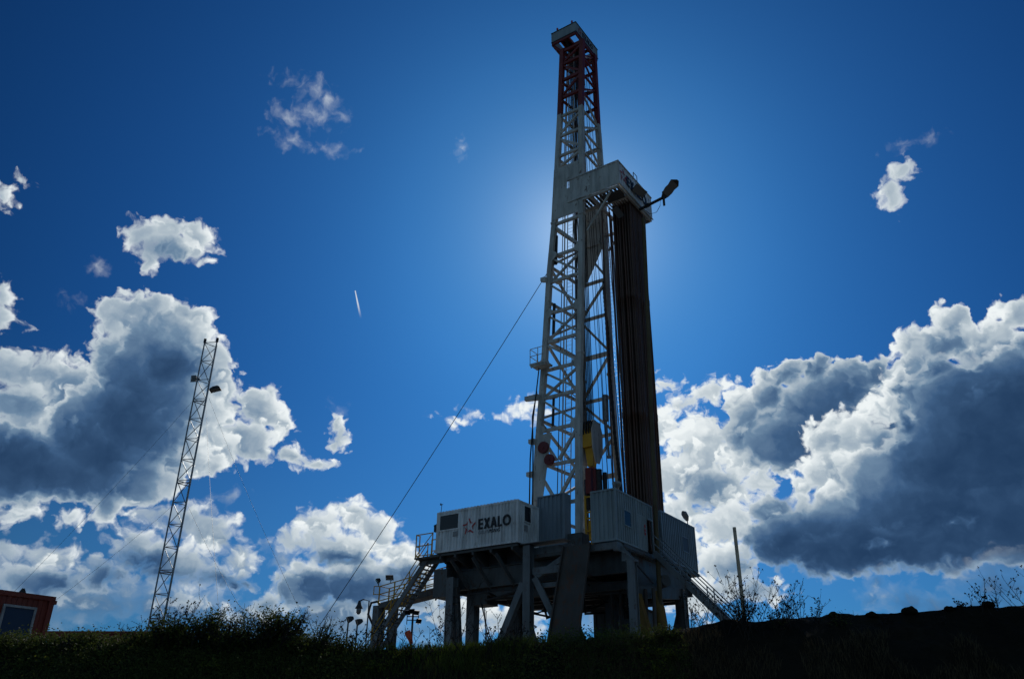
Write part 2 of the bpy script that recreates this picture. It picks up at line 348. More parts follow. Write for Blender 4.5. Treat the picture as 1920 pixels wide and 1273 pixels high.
        if thick:
            rimlit = N.math('MULTIPLY', rimlit, N.math('MULTIPLY_ADD', thick, -0.88 if dmax > 0.9 else -0.6, 1.0))
        dark = N.math('MULTIPLY', N.math('MULTIPLY', depth, level), N.math('SUBTRACT', 1.10, rimlit))
        dark = N.math('ADD', dark, N.math('ADD', N.math('MULTIPLY_ADD', bil, -0.10, -0.06), N.math('ADD', N.math('MULTIPLY', fbm, -0.2), N.math('MULTIPLY', N.math('SUBTRACT', swirl, 0.5), 0.46 * dmax))))
        dark = N.math('SUBTRACT', 1.0, N.math('POWER', 2.718, N.math('MULTIPLY', N.math('MAXIMUM', dark, 0.0), N.math('MULTIPLY_ADD', N.math('MAXIMUM', dark, 0.0), -1.7, -1.0))))
        c = N.ramp(dark, [(0.0, (0.86 * K, 0.91 * K, 0.92 * K)), (0.2, (0.46 * K, 0.54 * K, 0.60 * K)),
                          (0.5, (0.155 * K, 0.25 * K, 0.37 * K)), (0.78, (0.048 * K, 0.11 * K, 0.225 * K)),
                          (1.0, (0.010 * K, 0.034 * K, 0.09 * K))])
        col = N.mix(alpha, col, c)
    # short contrail high over the left of the rig
    (ca, ce), (cb, cf) = CONTRAIL
    dv = Vector((cb - ca, cf - ce, 0))
    rel = N.vmath('SUBTRACT', p, (ca, ce, 0))
    t_ = N.math('DIVIDE', N.vmath('DOT_PRODUCT', rel, tuple(dv.normalized())), dv.length, clamp=True)
    off = N.vmath('LENGTH', N.vmath('SUBTRACT', rel, N.vmath('SCALE', tuple(dv), scale=t_)))
    wid = N.math('MULTIPLY_ADD', t_, 0.07, 0.045)
    tr = N.math('MULTIPLY', N.maprange(N.math('DIVIDE', off, wid), 1.0, 0.3), N.maprange(t_, 1.0, 0.35, 0.0, 0.85))
    col = N.mix(tr, col, (0.7 * K, 0.75 * K, 0.8 * K))
    bg = N.new('ShaderNodeBackground')
    N.put(bg.inputs[0], col)
    bg.inputs[1].default_value = SKY_STRENGTH
    out = N.new('ShaderNodeOutputWorld')
    t.links.new(bg.outputs[0], out.inputs[0])
    scene.world = world
    world.cycles.sampling_method = 'MANUAL'
    world.cycles.sample_map_resolution = 512


SKY_STRENGTH = 0.10
SKY_TINT = (0.115, 0.57, 1.19)
BACK_FILL_CLOUD = (2.1, 3.4, 4.5)
CLOUD_GAIN = 1.0 / SKY_STRENGTH * 2 ** (-EXPOSURE)
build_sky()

# ------------------------------------------------------------------ mesh helpers
YAW = radians(34.79)
UX, VX = Vector((cos(YAW), -sin(YAW), 0)), Vector((sin(YAW), cos(YAW), 0))


def rig(u, v, z):
    """Rig axes (u towards the right and the camera, v away to the right, z above the eye) to world."""
    return UX * u + VX * v + Vector((0, 0, z + EYE))


BASE = {}                                    # root name -> (base point in its own frame, frame, scale)
SC = [1.0]                                   # rig measures are taken on one plane; a set further back is larger in proportion


def lerp_tab(tab, z):
    if z <= tab[0][0]:
        (a, x), (b, y) = tab[0], tab[1]
    elif z >= tab[-1][0]:
        (a, x), (b, y) = tab[-2], tab[-1]
    else:
        for i in range(len(tab) - 1):
            if tab[i][0] <= z <= tab[i + 1][0]:
                (a, x), (b, y) = tab[i], tab[i + 1]
                break
    return x + (y - x) * (z - a) / (b - a)


class MB:
    """Collects shapes; build() links them as ONE mesh object."""
    def __init__(self):
        self.v, self.f, self.s = [], [], []

    def add(self, vs, fs, smooth=False):
        o = len(self.v)
        self.v += [tuple(x) for x in vs]
        self.f += [tuple(o + i for i in f) for f in fs]
        self.s += [smooth] * len(fs)
        return self

    def box(self, a, b):
        (x0, y0, z0), (x1, y1, z1) = a, b
        x0, x1 = min(x0, x1), max(x0, x1)
        y0, y1 = min(y0, y1), max(y0, y1)
        z0, z1 = min(z0, z1), max(z0, z1)
        return self.add([(x0, y0, z0), (x1, y0, z0), (x1, y1, z0), (x0, y1, z0),
                         (x0, y0, z1), (x1, y0, z1), (x1, y1, z1), (x0, y1, z1)],
                        [(0, 3, 2, 1), (4, 5, 6, 7), (0, 1, 5, 4), (1, 2, 6, 5), (2, 3, 7, 6), (3, 0, 4, 7)])

    def bar(self, p, q, w, h=None, up=(0, 0, 1)):
        h = h or w
        p, q = Vector(p), Vector(q)
        d = (q - p).normalized()
        up = Vector(up)
        if abs(d.dot(up)) > 0.97:
            up = Vector((0, 1, 0))
        x = d.cross(up).normalized()
        y = x.cross(d).normalized()
        c = [(-w / 2, -h / 2), (w / 2, -h / 2), (w / 2, h / 2), (-w / 2, h / 2)]
        vs = [o + x * a + y * b for o in (p, q) for a, b in c]
        return self.add(vs, [(0, 1, 2, 3), (7, 6, 5, 4), (0, 4, 5, 1), (1, 5, 6, 2), (2, 6, 7, 3), (3, 7, 4, 0)])

    def ibeam(self, p, q, w, h, t=0.03, up=(0, 0, 1)):
        p, q = Vector(p), Vector(q)
        d = (q - p).normalized()
        x = d.cross(Vector(up)).normalized()
        y = x.cross(d).normalized()
        self.bar(p + y * (h / 2 - t / 2), q + y * (h / 2 - t / 2), w, t, up)
        self.bar(p - y * (h / 2 - t / 2), q - y * (h / 2 - t / 2), w, t, up)
        return self.bar(p, q, t, h - 2 * t - 0.002, up)

    def tube(self, pts, r, n=8, r2=None, caps=True):
        pts = [Vector(p) for p in pts]
        m = len(pts)
        rings = []
        up = Vector((0.137, 0.219, 0.966))
        for i, p in enumerate(pts):
            d = (pts[min(i + 1, m - 1)] - pts[max(i - 1, 0)]).normalized()
            if abs(d.dot(up)) > 0.98:
                up = Vector((0.9, 0.3, 0.1)).normalized()
            x = d.cross(up).normalized()
            y = d.cross(x).normalized()
            rr = r[i] if isinstance(r, (list, tuple)) else (r if r2 is None else r + (r2 - r) * i / (m - 1))
            rings.append([p + (x * cos(2 * pi * k / n) + y * sin(2 * pi * k / n)) * rr for k in range(n)])
        vs = [v for ring in rings for v in ring]
        fs = [(i * n + k, i * n + (k + 1) % n, (i + 1) * n + (k + 1) % n, (i + 1) * n + k)
              for i in range(m - 1) for k in range(n)]
        self.add(vs, fs, n > 5)
        if caps:
            self.add(rings[0], [tuple(range(n))])
            self.add(rings[-1], [tuple(reversed(range(n)))])
        return self

    def poly(self, pts, ext):
        """A flat outline pushed along ext."""
        n = len(pts)
        e = Vector(ext)
        a = [Vector(p) for p in pts]
        vs = a + [p + e for p in a]
        return self.add(vs, [tuple(reversed(range(n))), tuple(range(n, 2 * n))]
                        + [(i, (i + 1) % n, n + (i + 1) % n, n + i) for i in range(n)])

    def corr(self, ax, fixed, a0, a1, z0, z1, out, depth=0.036, pitch=0.28):
        """Trapezoid-corrugated sheet along axis ax (0 = u, 1 = v) standing at 'fixed', ribs towards out."""
        n = max(1, round(abs(a1 - a0) / pitch))
        st = (a1 - a0) / n
        pr = []
        for i in range(n):
            b = a0 + i * st
            pr += [(b, 0), (b + st * .36, 0), (b + st * .5, -depth), (b + st * .86, -depth)]
        pr.append((a1, 0))
        vs = []
        for a, d in pr:
            o = fixed + out * d
            for z in (z0, z1):
                vs.append((a, o, z) if ax == 0 else (o, a, z))
        return self.add(vs, [(2 * i, 2 * i + 2, 2 * i + 3, 2 * i + 1) for i in range(len(pr) - 1)])

    def build(self, name, mat, parent=None, frame='rig', base=None):
        me = bpy.data.meshes.new(name)
        o = bpy.data.objects.new(name, me)
        COL.objects.link(o)
        if parent is None:
            if base is None:
                xs, ys, zs = zip(*self.v)
                base = ((min(xs) + max(xs)) / 2, (min(ys) + max(ys)) / 2, min(zs))
            place(o, base, frame)
        else:
            o.parent = parent
            base, frame, _ = BASE[root_of(parent)]
        bx, by, bz = base
        k = BASE[root_of(o)][2]
        me.from_pydata([((x - bx) * k, (y - by) * k, (z - bz) * k) for x, y, z in self.v], [], self.f)
        me.materials.append(mat)
        if any(self.s):
            me.polygons.foreach_set('use_smooth', self.s)
        me.update()
        return o


def root_of(o):
    while o.parent:
        o = o.parent
    return o.name


def place(o, base, frame):
    k = SC[0] if frame == 'rig' else 1.0
    BASE[o.name] = (base, frame, k)
    if frame == 'rig':
        o.location = rig(*(c * k for c in base))
        o.rotation_euler = (0, 0, -YAW)
    else:
        o.location = base


def tag(o, label, cat, group=None, kind=None):
    if label:
        o['label'] = label
        o['category'] = cat
    if group:
        o['group'] = group
    if kind:
        o['kind'] = kind
    return o


def thing(name, label, cat, base, frame='rig', group=None):
    o = bpy.data.objects.new(name, None)
    o.empty_display_size = 0.2
    COL.objects.link(o)
    place(o, base, frame)
    return tag(o, label, cat, group)


# ------------------------------------------------------------------ materials
def material(name):
    m = bpy.data.materials.new(name)
    m.use_nodes = True
    t = m.node_tree
    N = Nodes(t)
    return m, N, t.nodes['Principled BSDF']


def paint(name, col, rough=0.5, grime=0.35, rust=0.0, metal=0.0, spec=0.5):
    """Weathered paint: blotches, streaks running down, specks of rust."""
    m, N, b = material(name)
    tc = N.new('ShaderNodeTexCoord').outputs['Object']
    streak = N.noise(N.vmath('MULTIPLY', tc, (2.6, 2.6, 0.28)), 1.0, 6, 0.6)
    blot = N.noise(tc, 0.7, 5, 0.6)
    g = N.math('MULTIPLY', N.maprange(N.math('ADD', streak, N.math('MULTIPLY', blot, 0.6)), 0.62, 1.05), grime)
    dark = tuple(c * 0.42 + d for c, d in zip(col, (0.012, 0.010, 0.006)))
    c = N.mix(g, col, dark)
    if rust:
        r = N.maprange(N.noise(N.vmath('MULTIPLY', tc, (1, 1, 0.5)), 3.1, 8, 0.68), 0.66 - 0.18 * rust, 0.74 - 0.1 * rust)
        c = N.mix(N.math('MULTIPLY', r, min(1.0, 0.4 + rust)), c, (0.085, 0.034, 0.015))
    N.put(b.inputs['Base Color'], c)
    b.inputs['Metallic'].default_value = metal
    b.inputs['Specular IOR Level'].default_value = spec
    N.put(b.inputs['Roughness'], N.maprange(blot, 0.3, 0.75, rough - 0.08, rough + 0.2, 'LINEAR'))
    bump = N.new('ShaderNodeBump')
    bump.inputs['Strength'].default_value = 0.18
    bump.inputs['Distance'].default_value = 0.02
    N.put(bump.inputs['Height'], N.noise(tc, 9.0, 5, 0.6))
    N.put(b.inputs['Normal'], bump.outputs[0])
    return m


def plain(name, col, rough=0.6, metal=0.0, var=0.25, scale=6.0):
    m, N, b = material(name)
    tc = N.new('ShaderNodeTexCoord').outputs['Object']
    n = N.noise(tc, scale, 5, 0.6)
    N.put(b.inputs['Base Color'], N.mix(N.maprange(n, 0.3, 0.7), tuple(c * (1 - var) for c in col), tuple(min(1, c * (1 + var)) for c in col)))
    b.inputs['Roughness'].default_value = rough
    b.inputs['Metallic'].default_value = metal
    return m


def leafy(name, a, b_, trans=0.25):
    m, N, b = material(name)
    oi = N.new('ShaderNodeNewGeometry').outputs['Random Per Island']
    tc = N.new('ShaderNodeTexCoord').outputs['Object']
    n = N.noise(tc, 3.0, 4, 0.6)
    f = N.math('ADD', N.math('MULTIPLY', oi, 0.6), N.math('MULTIPLY', n, 0.5), clamp=True)
    c = N.mix(f, a, b_)
    N.put(b.inputs['Base Color'], c)
    b.inputs['Roughness'].default_value = 0.6
    b.inputs['Specular IOR Level'].default_value = 0.25
    tr = N.new('ShaderNodeBsdfTranslucent')
    N.put(tr.inputs[0], N.mix(0.5, c, b_))
    mx = N.new('ShaderNodeMixShader')
    mx.inputs[0].default_value = trans
    t = m.node_tree
    t.links.new(b.outputs[0], mx.inputs[1])
    t.links.new(tr.outputs[0], mx.inputs[2])
    t.links.new(mx.outputs[0], t.nodes['Material Output'].inputs[0])
    return m


MAST = paint('mast_white_paint', (0.58, 0.58, 0.55), 0.42, 0.75, 0.45)
CAB = paint('cabin_white_paint', (0.82, 0.84, 0.86), 0.42, 0.75, 0.3)
TEAL = paint('wall_bluegrey_paint', (0.27, 0.33, 0.36), 0.45, 0.45, 0.15)
SLATE = paint('container_slate_paint', (0.20, 0.25, 0.30), 0.4, 0.45, 0.15)
STEEL = paint('structure_grey_paint', (0.085, 0.092, 0.098), 0.5, 0.7, 0.7)
LSTEEL = paint('column_grey_paint', (0.16, 0.178, 0.195), 0.5, 0.7, 0.55)
RUSTY = paint('rusty_plate', (0.058, 0.048, 0.043), 0.6, 0.6, 0.9)
RED = paint('mast_red_paint', (0.17, 0.008, 0.013), 0.45, 0.4, 0.1)
DRED = paint('disc_red_paint', (0.15, 0.012, 0.018), 0.45, 0.3, 0.1)
YELLOW = paint('safety_yellow_paint', (0.62, 0.36, 0.02), 0.5, 0.5, 0.25)
DYELLOW = paint('shaded_yellow_paint', (0.20, 0.11, 0.012), 0.6, 0.7, 0.5)  # safety yellow with the deep shade under the floor put into its colour
ORANGE = paint('cabin_orange_paint', (0.19, 0.021, 0.007), 0.45, 0.35, 0.05)
BLACK = plain('black_rubber', (0.013, 0.013, 0.015), 0.5)
LUSH = leafy('lush_blades', (0.02, 0.035, 0.006), (0.10, 0.15, 0.02), 0.4)
DARK = plain('dark_cast_metal', (0.03, 0.032, 0.036), 0.5, 0.3)
PIPE = paint('drill_pipe_steel', (0.115, 0.047, 0.030), 0.45, 0.5, 0.5, 0.1)
PIPE2 = paint('drill_pipe_dark_steel', (0.085, 0.040, 0.028), 0.42, 0.5, 0.7, 0.15)
JOINT = plain('tool_joint_steel', (0.10, 0.08, 0.065), 0.4, 0.5)
CABLE = plain('wire_rope', (0.03, 0.028, 0.026), 0.5, 0.4)
GALV = plain('galvanised_steel', (0.22, 0.24, 0.26), 0.42, 0.6)
POLE = paint('pole_mustard_paint', (0.10, 0.072, 0.028), 0.6, 0.6, 0.6)
WOOD = plain('weathered_wood', (0.52, 0.42, 0.31), 0.8)
NAVY = plain('navy_lettering', (0.008, 0.009, 0.016), 0.5)
LOGO = plain('red_emblem', (0.42, 0.012, 0.022), 0.5)
FRAME = plain('window_frame_grey', (0.30, 0.31, 0.33), 0.5)


def glass(name, tint, rough=0.06):
    m, N, b = material(name)
    b.inputs['Base Color'].default_value = (*tint, 1)
    b.inputs['Roughness'].default_value = rough
    b.inputs['Specular IOR Level'].default_value = 0.6
    return m


GLASS = glass('dark_window_glass', (0.012, 0.016, 0.022))
BLUEGLASS = glass('blue_window_glass', (0.02, 0.045, 0.10), 0.12)
BLUEGLASS.node_tree.nodes['Principled BSDF'].inputs['Specular IOR Level'].default_value = 0.15
BROWNGLASS = glass('brown_window_board', (0.05, 0.032, 0.022), 0.4)
LENS = glass('lamp_lens', (0.12, 0.125, 0.13), 0.15)
LEAF = leafy('bush_leaves', (0.012, 0.020, 0.006), (0.12, 0.15, 0.032), 0.4)
LEAFY = leafy('sunlit_pale_leaves', (0.06, 0.085, 0.012), (0.24, 0.24, 0.03), 0.45)  # yellow-green leaves, colour brightened to stand in for patches of sun
BLADE = leafy('grass_blades', (0.018, 0.028, 0.008), (0.10, 0.12, 0.03), 0.35)
STRAW = leafy('dry_grass', (0.03, 0.022, 0.012), (0.17, 0.12, 0.06), 0.3)
TWIG = plain('twig_bark', (0.022, 0.016, 0.011), 0.8)

# ------------------------------------------------------------------ ground
CREST = [(-5.83, 1.00), (-4.0, 1.03), (-2.16, 1.02), (-1.54, 0.95), (-0.63, 1.01), (0.29, 1.07), (1.53, 1.16), (2.1, 1.27),
         (2.79, 1.37), (3.54, 1.41), (4.05, 1.46), (6.08, 1.56)]


def hash2(i, j):
    n = math.sin(i * 127.1 + j * 311.7) * 43758.5453
    return n - math.floor(n)


def vnoise(x, y):
    i, j = math.floor(x), math.floor(y)
    a, b = x - i, y - j
    a, b = a * a * (3 - 2 * a), b * b * (3 - 2 * b)
    return ((hash2(i, j) * (1 - a) + hash2(i + 1, j) * a) * (1 - b)
            + (hash2(i, j + 1) * (1 - a) + hash2(i + 1, j + 1) * a) * b) - 0.5


def fbm2(x, y, o=4):
    return sum(vnoise(x * 2 ** k + 17 * k, y * 2 ** k) / 1.8 ** k for k in range(o))


def crest_z(x):
    if x < CREST[0][0]:
        return EYE + CREST[0][1] + 0.02 * fbm2(x, 3)
    if x > CREST[-1][0]:
        return EYE + CREST[-1][1] + 0.05 * fbm2(x, 3)
    return EYE + lerp_tab(CREST, x)


def ground_z(x, y):
    c = crest_z(x)
    yc = 10.0
    if y < 7.2:
        h = 0.0
    elif y < yc:
        t = (y - 7.2) / (yc - 7.2)
        h = c * (t * (1.32 - 0.32 * t)) if t < 1 else c
    elif y < 16:
        t = (y - yc) / 6
        t = t * t * (3 - 2 * t)
        h = c + (2.35 - c) * t
    else:
        h = 2.35
    near = max(0.0, 1 - abs(y - 9.3) / 3.5)
    rough = 0.10 + (0.12 if x > 1.8 else 0.0)
    h += near * rough * fbm2(x * 1.7, y * 1.7, 5) * 0.55
    if x > 2.2 and near > 0:                     # spoil heap: clods along the top
        h += near * 0.05 * max(0.0, vnoise(x * 7.1, y * 7.1)) * 2
    if y > 40:
        h += 0.15 * fbm2(x * 0.02, y * 0.02)
    return h


def build_ground():
    xs = [-2500, -1200, -500, -200, -90, -50, -30, -20, -14, -10, -8] + [-7 + i * 0.07 for i in range(201)] + \
         [7.5, 9, 12, 18, 28, 50, 90, 200, 500, 1200, 2500]
    ys = [-400, -150, -60, -25, -10, -4, 0, 3, 5, 6, 7] + [7.4 + i * 0.07 for i in range(52)] + \
         [11.5, 12.5, 14, 16, 20, 26, 34, 44, 60, 90, 150, 300, 700, 1500, 3500]
    vs = [(x, y, ground_z(x, y)) for y in ys for x in xs]
    n = len(xs)
    fs = [(j * n + i, j * n + i + 1, (j + 1) * n + i + 1, (j + 1) * n + i) for j in range(len(ys) - 1) for i in range(n - 1)]
    m, N, b = material('soil')
    tc = N.new('ShaderNodeTexCoord').outputs['Object']
    a = N.noise(tc, 0.9, 6, 0.6)
    c = N.noise(tc, 9.0, 6, 0.7)
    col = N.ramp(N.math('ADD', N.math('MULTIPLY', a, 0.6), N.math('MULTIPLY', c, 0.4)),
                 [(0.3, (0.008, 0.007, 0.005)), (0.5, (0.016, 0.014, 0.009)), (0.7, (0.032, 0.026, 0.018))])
    sx = N.new('ShaderNodeSeparateXYZ')
    N.put(sx.inputs[0], tc)
    pad = N.maprange(sx.outputs[1], 13.0, 17.0)               # pale crushed stone on the drilling pad
    stone = N.ramp(N.noise(tc, 6.0, 6, 0.7), [(0.3, (0.13, 0.115, 0.095)), (0.7, (0.28, 0.255, 0.22))])
    N.put(b.inputs['Base Color'], N.mix(pad, col, stone))
    b.inputs['Roughness'].default_value = 0.95
    b.inputs['Specular IOR Level'].default_value = 0.1
    bump = N.new('ShaderNodeBump')
    bump.inputs['Strength'].default_value = 0.8
    bump.inputs['Distance'].default_value = 0.06
    N.put(bump.inputs['Height'], N.noise(tc, 16.0, 8, 0.7))
    N.put(b.inputs['Normal'], bump.outputs[0])
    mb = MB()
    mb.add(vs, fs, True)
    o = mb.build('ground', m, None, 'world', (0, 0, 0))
    tag(o, None, None, None, 'structure')


build_ground()
GZ = 2.35 - EYE                                   # pad level in rig heights

# ------------------------------------------------------------------ drilling mast
UA = [(10.4, -28.3), (14.3, -28.17), (17.8, -27.93), (22.7, -27.49), (30.1, -26.97), (35.4, -26.4), (40.3, -26.12), (44.1, -25.87), (51.4, -25.5)]
UB = [(10.4, -24.7), (18.3, -24.52), (25.9, -24.18), (32.6, -23.85), (39.2, -23.7), (43.7, -23.6), (51.4, -23.28)]
VC = [(10.4, 49.2), (14.7, 48.9), (24.3, 47.6), (31.5, 47.0), (39.1, 46.6), (42.4, 46.2), (51.4, 45.3)]
LW = 0.36                                         # leg section
VF = 43.0                                         # plane of the near face


def leg_A(z): return (lerp_tab(UA, z) + LW / 2, VF + LW / 2, z)
def leg_B(z): return (lerp_tab(UB, z) - LW / 2, VF + LW / 2, z)
def leg_C(z): return (lerp_tab(UB, z) - LW / 2, lerp_tab(VC, z) - LW / 2, z)
def leg_D(z): return (lerp_tab(UA, z) + LW / 2 + 0.45, lerp_tab(VC, z) - LW / 2, z)


RED_Z = 44.6
SC[0] = 1.03                                      # the mast stands behind the cabins
mast = thing('drilling_mast', 'tall tapering white lattice drilling mast with dark red top section', 'drilling rig mast', (-26.4, 46, 10.4))


def leg_part(fn, z0, z1, mat):
    zs = [z0] + [z for z in (14.3, 17.8, 22.7, 30.1, 35.4, 40.3) if z0 < z < z1] + [z1]
    mb = MB()
    h = LW / 2
    rings = []
    for z in zs:
        u, v, _ = fn(z)
        rings += [(u - h, v - h, z), (u + h, v - h, z), (u + h, v + h, z), (u - h, v + h, z)]
    n = len(zs)
    mb.add(rings, [(4 * i + k, 4 * i + (k + 1) % 4, 4 * i + 4 + (k + 1) % 4, 4 * i + 4 + k) for i in range(n - 1) for k in range(4)]
           + [(3, 2, 1, 0), tuple(4 * n - 4 + k for k in range(4))])
    for z in (23.6, 34.6):                         # bolted splice flanges
        if z0 < z < z1:
            u, v, _ = fn(z)
            mb.box((u - h - .04, v - h - .04, z - .09), (u + h + .04, v + h + .04, z + .09))
    return mb.build('leg', mat, mast)


for fn in (leg_A, leg_B, leg_C, leg_D):
    leg_part(fn, 9.9, RED_Z, MAST)
    o = leg_part(fn, RED_Z + 0.004, 51.4, RED)
    o['label'] = 'dark red upper leg section'


def girt(p, q, mat, w=0.22, h=0.28, name='girt'):
    d = (Vector(q) - Vector(p)).normalized() * (LW / 2 - 0.01)
    return MB().bar(Vector(p) + d, Vector(q) - d, w, h).build(name, mat, mast)


def mat_at(z):
    return MAST if z < RED_Z + 0.1 else RED


# near face between the two front legs
LV = [13.6, 16.2, 18.6, 20.9, 22.9, 25.0, 27.2, 29.7, 31.8, 34.5]
for z in LV:
    girt(leg_A(z), leg_B(z), MAST, 0.17, 0.21)
dg = [(0, 'V'), (1, 'V'), (2, '\\'), (3, 'X'), (4, '\\'), (5, 'X'), (6, '\\'), (7, 'X'), (8, '\\')]
for i, k in dg:
    z0, z1 = LV[i] + .1, LV[i + 1] - .1
    A0, A1, B0, B1 = leg_A(z0), leg_A(z1), leg_B(z0), leg_B(z1)
    if k == 'V':
        mid = tuple((a + b) / 2 for a, b in zip(A0, B0))
        girt(A1, mid, MAST, 0.16, 0.2, 'diagonal_brace')
        girt(B1, mid, MAST, 0.16, 0.2, 'diagonal_brace')
    else:
        girt(A1, B0, MAST, 0.13, 0.15, 'diagonal_brace')
        if k == 'X':
            girt((A0[0], A0[1] + .17, A0[2]), (B1[0], B1[1] + .17, B1[2]), MAST, 0.13, 0.16, 'diagonal_brace')
UP = [40.6, 42.5, 44.45]
for z in UP:
    girt(leg_A(z), leg_B(z), MAST, 0.17, 0.21)
girt(leg_A(42.3), leg_B(40.8), MAST, 0.14, 0.18, 'diagonal_brace')
girt(leg_A(42.7), leg_B(44.2), MAST, 0.14, 0.18, 'diagonal_brace')
girt(leg_A(39.5), leg_B(40.4), MAST, 0.14, 0.18, 'diagonal_brace')
RL = [46.3, 48.1, 49.8, 51.2]
for z in RL:
    girt(leg_A(z), leg_B(z), RED, 0.2, 0.24)
for i in range(3):
    a, b = (leg_A(RL[i] + .1), leg_B(RL[i + 1] - .1))
    if i % 2:
        a, b = leg_A(RL[i + 1] - .1), leg_B(RL[i] + .1)
    girt(a, b, RED, 0.14, 0.18, 'diagonal_brace')
# back face and far side face
LB = [13.2, 16.6, 19.4, 22.0, 25.2, 28.2, 31.0, 34.2, 37.4, 40.4, 42.4, 44.4, 46.2, 48.0, 49.7, 51.2]
for i, z in enumerate(LB):
    m = mat_at(z)
    girt(leg_D(z), leg_C(z), m, 0.2, 0.30 if i % 3 == 1 else 0.2)
    girt(leg_A(z), leg_D(z), m, 0.15, 0.19)
    if i + 1 < len(LB):
        z0, z1 = z + .12, LB[i + 1] - .12
        a, b = (leg_D(z0), leg_C(z1)) if i % 2 else (leg_D(z1), leg_C(z0))
        if z < 34:
            girt(a, b, m, 0.14, 0.18, 'diagonal_brace')
        a, b = (leg_A(z1), leg_D(z0)) if i % 2 else (leg_A(z0), leg_D(z1))
        if z < 34:
            girt(a, b, m, 0.15, 0.17, 'diagonal_brace')
# right face is open below the racking board and braced above it
LR = [40.4, 42.4, 44.4, 46.2, 48.0, 49.7, 51.2]
for i, z in enumerate(LR):
    m = mat_at(z)
    girt(leg_B(z), leg_C(z), m, 0.14, 0.17)
    if i + 1 < len(LR):
        z0, z1 = z + .12, LR[i + 1] - .12
        a, b = (leg_B(z0), leg_C(z1)) if i % 2 else (leg_B(z1), leg_C(z0))
        girt(a, b, m, 0.12, 0.15, 'diagonal_brace')
# sheeting on the near face beside the racking board, with a round lamp hole
def sheet_bm():
    mb = MB()
    n = 9
    for i in range(n):
        f0, f1 = i / n, (i + 1) / n + 0.006
        ring = []
        for z, f in ((34.75, f0), (34.75, f1), (39.35, f1), (39.35, f0)):
            ua, ub = lerp_tab(UA, z), lerp_tab(UB, z)
            ring.append((ua + (ub - ua) * f * 0.86, VF - 0.03 - 0.014 * (i % 2), z))
        if 5 <= i <= 6:                             # gap round the porthole
            for (za, zb) in ((34.75, 37.15), (37.75, 39.35)):
                q = []
                for z, f in ((za, f0), (za, f1), (zb, f1), (zb, f0)):
                    ua, ub = lerp_tab(UA, z), lerp_tab(UB, z)
                    q.append((ua + (ub - ua) * f * 0.86, VF - 0.03 - 0.014 * (i % 2), z))
                mb.poly(q, (0, 0.02, 0))
        else:
            mb.poly(ring, (0, 0.02, 0))
    return mb
sheet_bm().build('wind_sheet', MAST, mast)
# back sheet behind the racking board: dark gusset seen through the open face
mb = MB()
mb.poly([leg_D(34.4), leg_C(34.4), leg_C(37.3), leg_D(37.3)], (0, 0.02, 0))
mb.poly([leg_D(31.2), (leg_D(31.2)[0] + .5, leg_D(31.2)[1], 31.2), (leg_C(33.4)[0] - .3, leg_C(33.4)[1], 33.6), leg_C(34.2), leg_D(34.2)], (0, 0.021, 0))
mb.build('back_sheet', MAST, mast)
# gusset plates at the big joints of the near face
mb = MB()
for z in (18.6, 22.9, 27.2, 31.8):
    for fn, s in ((leg_A, 1), (leg_B, -1)):
        u, v, _ = fn(z)
        mb.poly([(u + s * .17, VF - .004, z - .45), (u + s * .55, VF - .004, z - .1), (u + s * .55, VF - .004, z + .1), (u + s * .17, VF - .004, z + .45)], (0, 0.015, 0))
mb.build('gusset', MAST, mast)


def ladder(path, w, mat, parent, step=0.3, axis=(1, 0, 0), hoops=False):
    mb = MB()
    ax = Vector(axis)
    for s in (-1, 1):
        mb.tube([Vector(p) + ax * s * w / 2 for p in path], 0.034, 6)
    for a, b in zip(path[:-1], path[1:]):
        a, b = Vector(a), Vector(b)
        n = int((b - a).length / step)
        for i in range(n):
            c = a + (b - a) * (i / n)
            mb.tube([c - ax * w / 2, c + ax * w / 2], 0.014, 4, caps=False)
    return mb.build('ladder', mat, parent)


ladder([(-26.0, 43.62, 11), (-25.55, 43.62, 24), (-25.1, 43.62, 38), (-24.75, 43.62, 51.3)], 0.46, MAST, mast)
ladder([(-23.9, 48.2, 14), (-23.95, 46.9, 31), (-23.9, 46.2, 44)], 0.44, GALV, mast)
for (ua_, ub_, v_, r_, m_) in ((-26.6, -25.3, 43.9, .05, MAST), (-25.35, -24.6, 43.75, .04, GALV), (-25.9, -24.9, 44.6, .035, BLACK), (-27.2, -25.6, 44.3, .03, BLACK), (-26.2, -25.2, 45.2, .06, MAST)):
    MB().tube([(ua_, v_, 11.0), ((ua_ * 2 + ub_) / 3 + .03, v_, 24.5), ((ua_ + ub_ * 2) / 3 - .03, v_, 38.0), (ub_, v_, 50.5)], r_, 6).build('conduit', m_, mast)
for z_, s_ in ((20.9, .6), (25.0, .5), (29.7, .5), (31.8, .45), (16.2, .6)):       # cable trays and clamp plates across the near face
    a_, b_ = leg_A(z_), leg_B(z_)
    MB().box((a_[0] + .2, 43.5, z_ + .16), (a_[0] + .2 + s_, 43.9, z_ + .24)).bar((b_[0] - .2, 43.36, z_ - .5), (b_[0] - .75, 43.36, z_ + .05), .05, .07).build('cable_tray', MAST, mast)
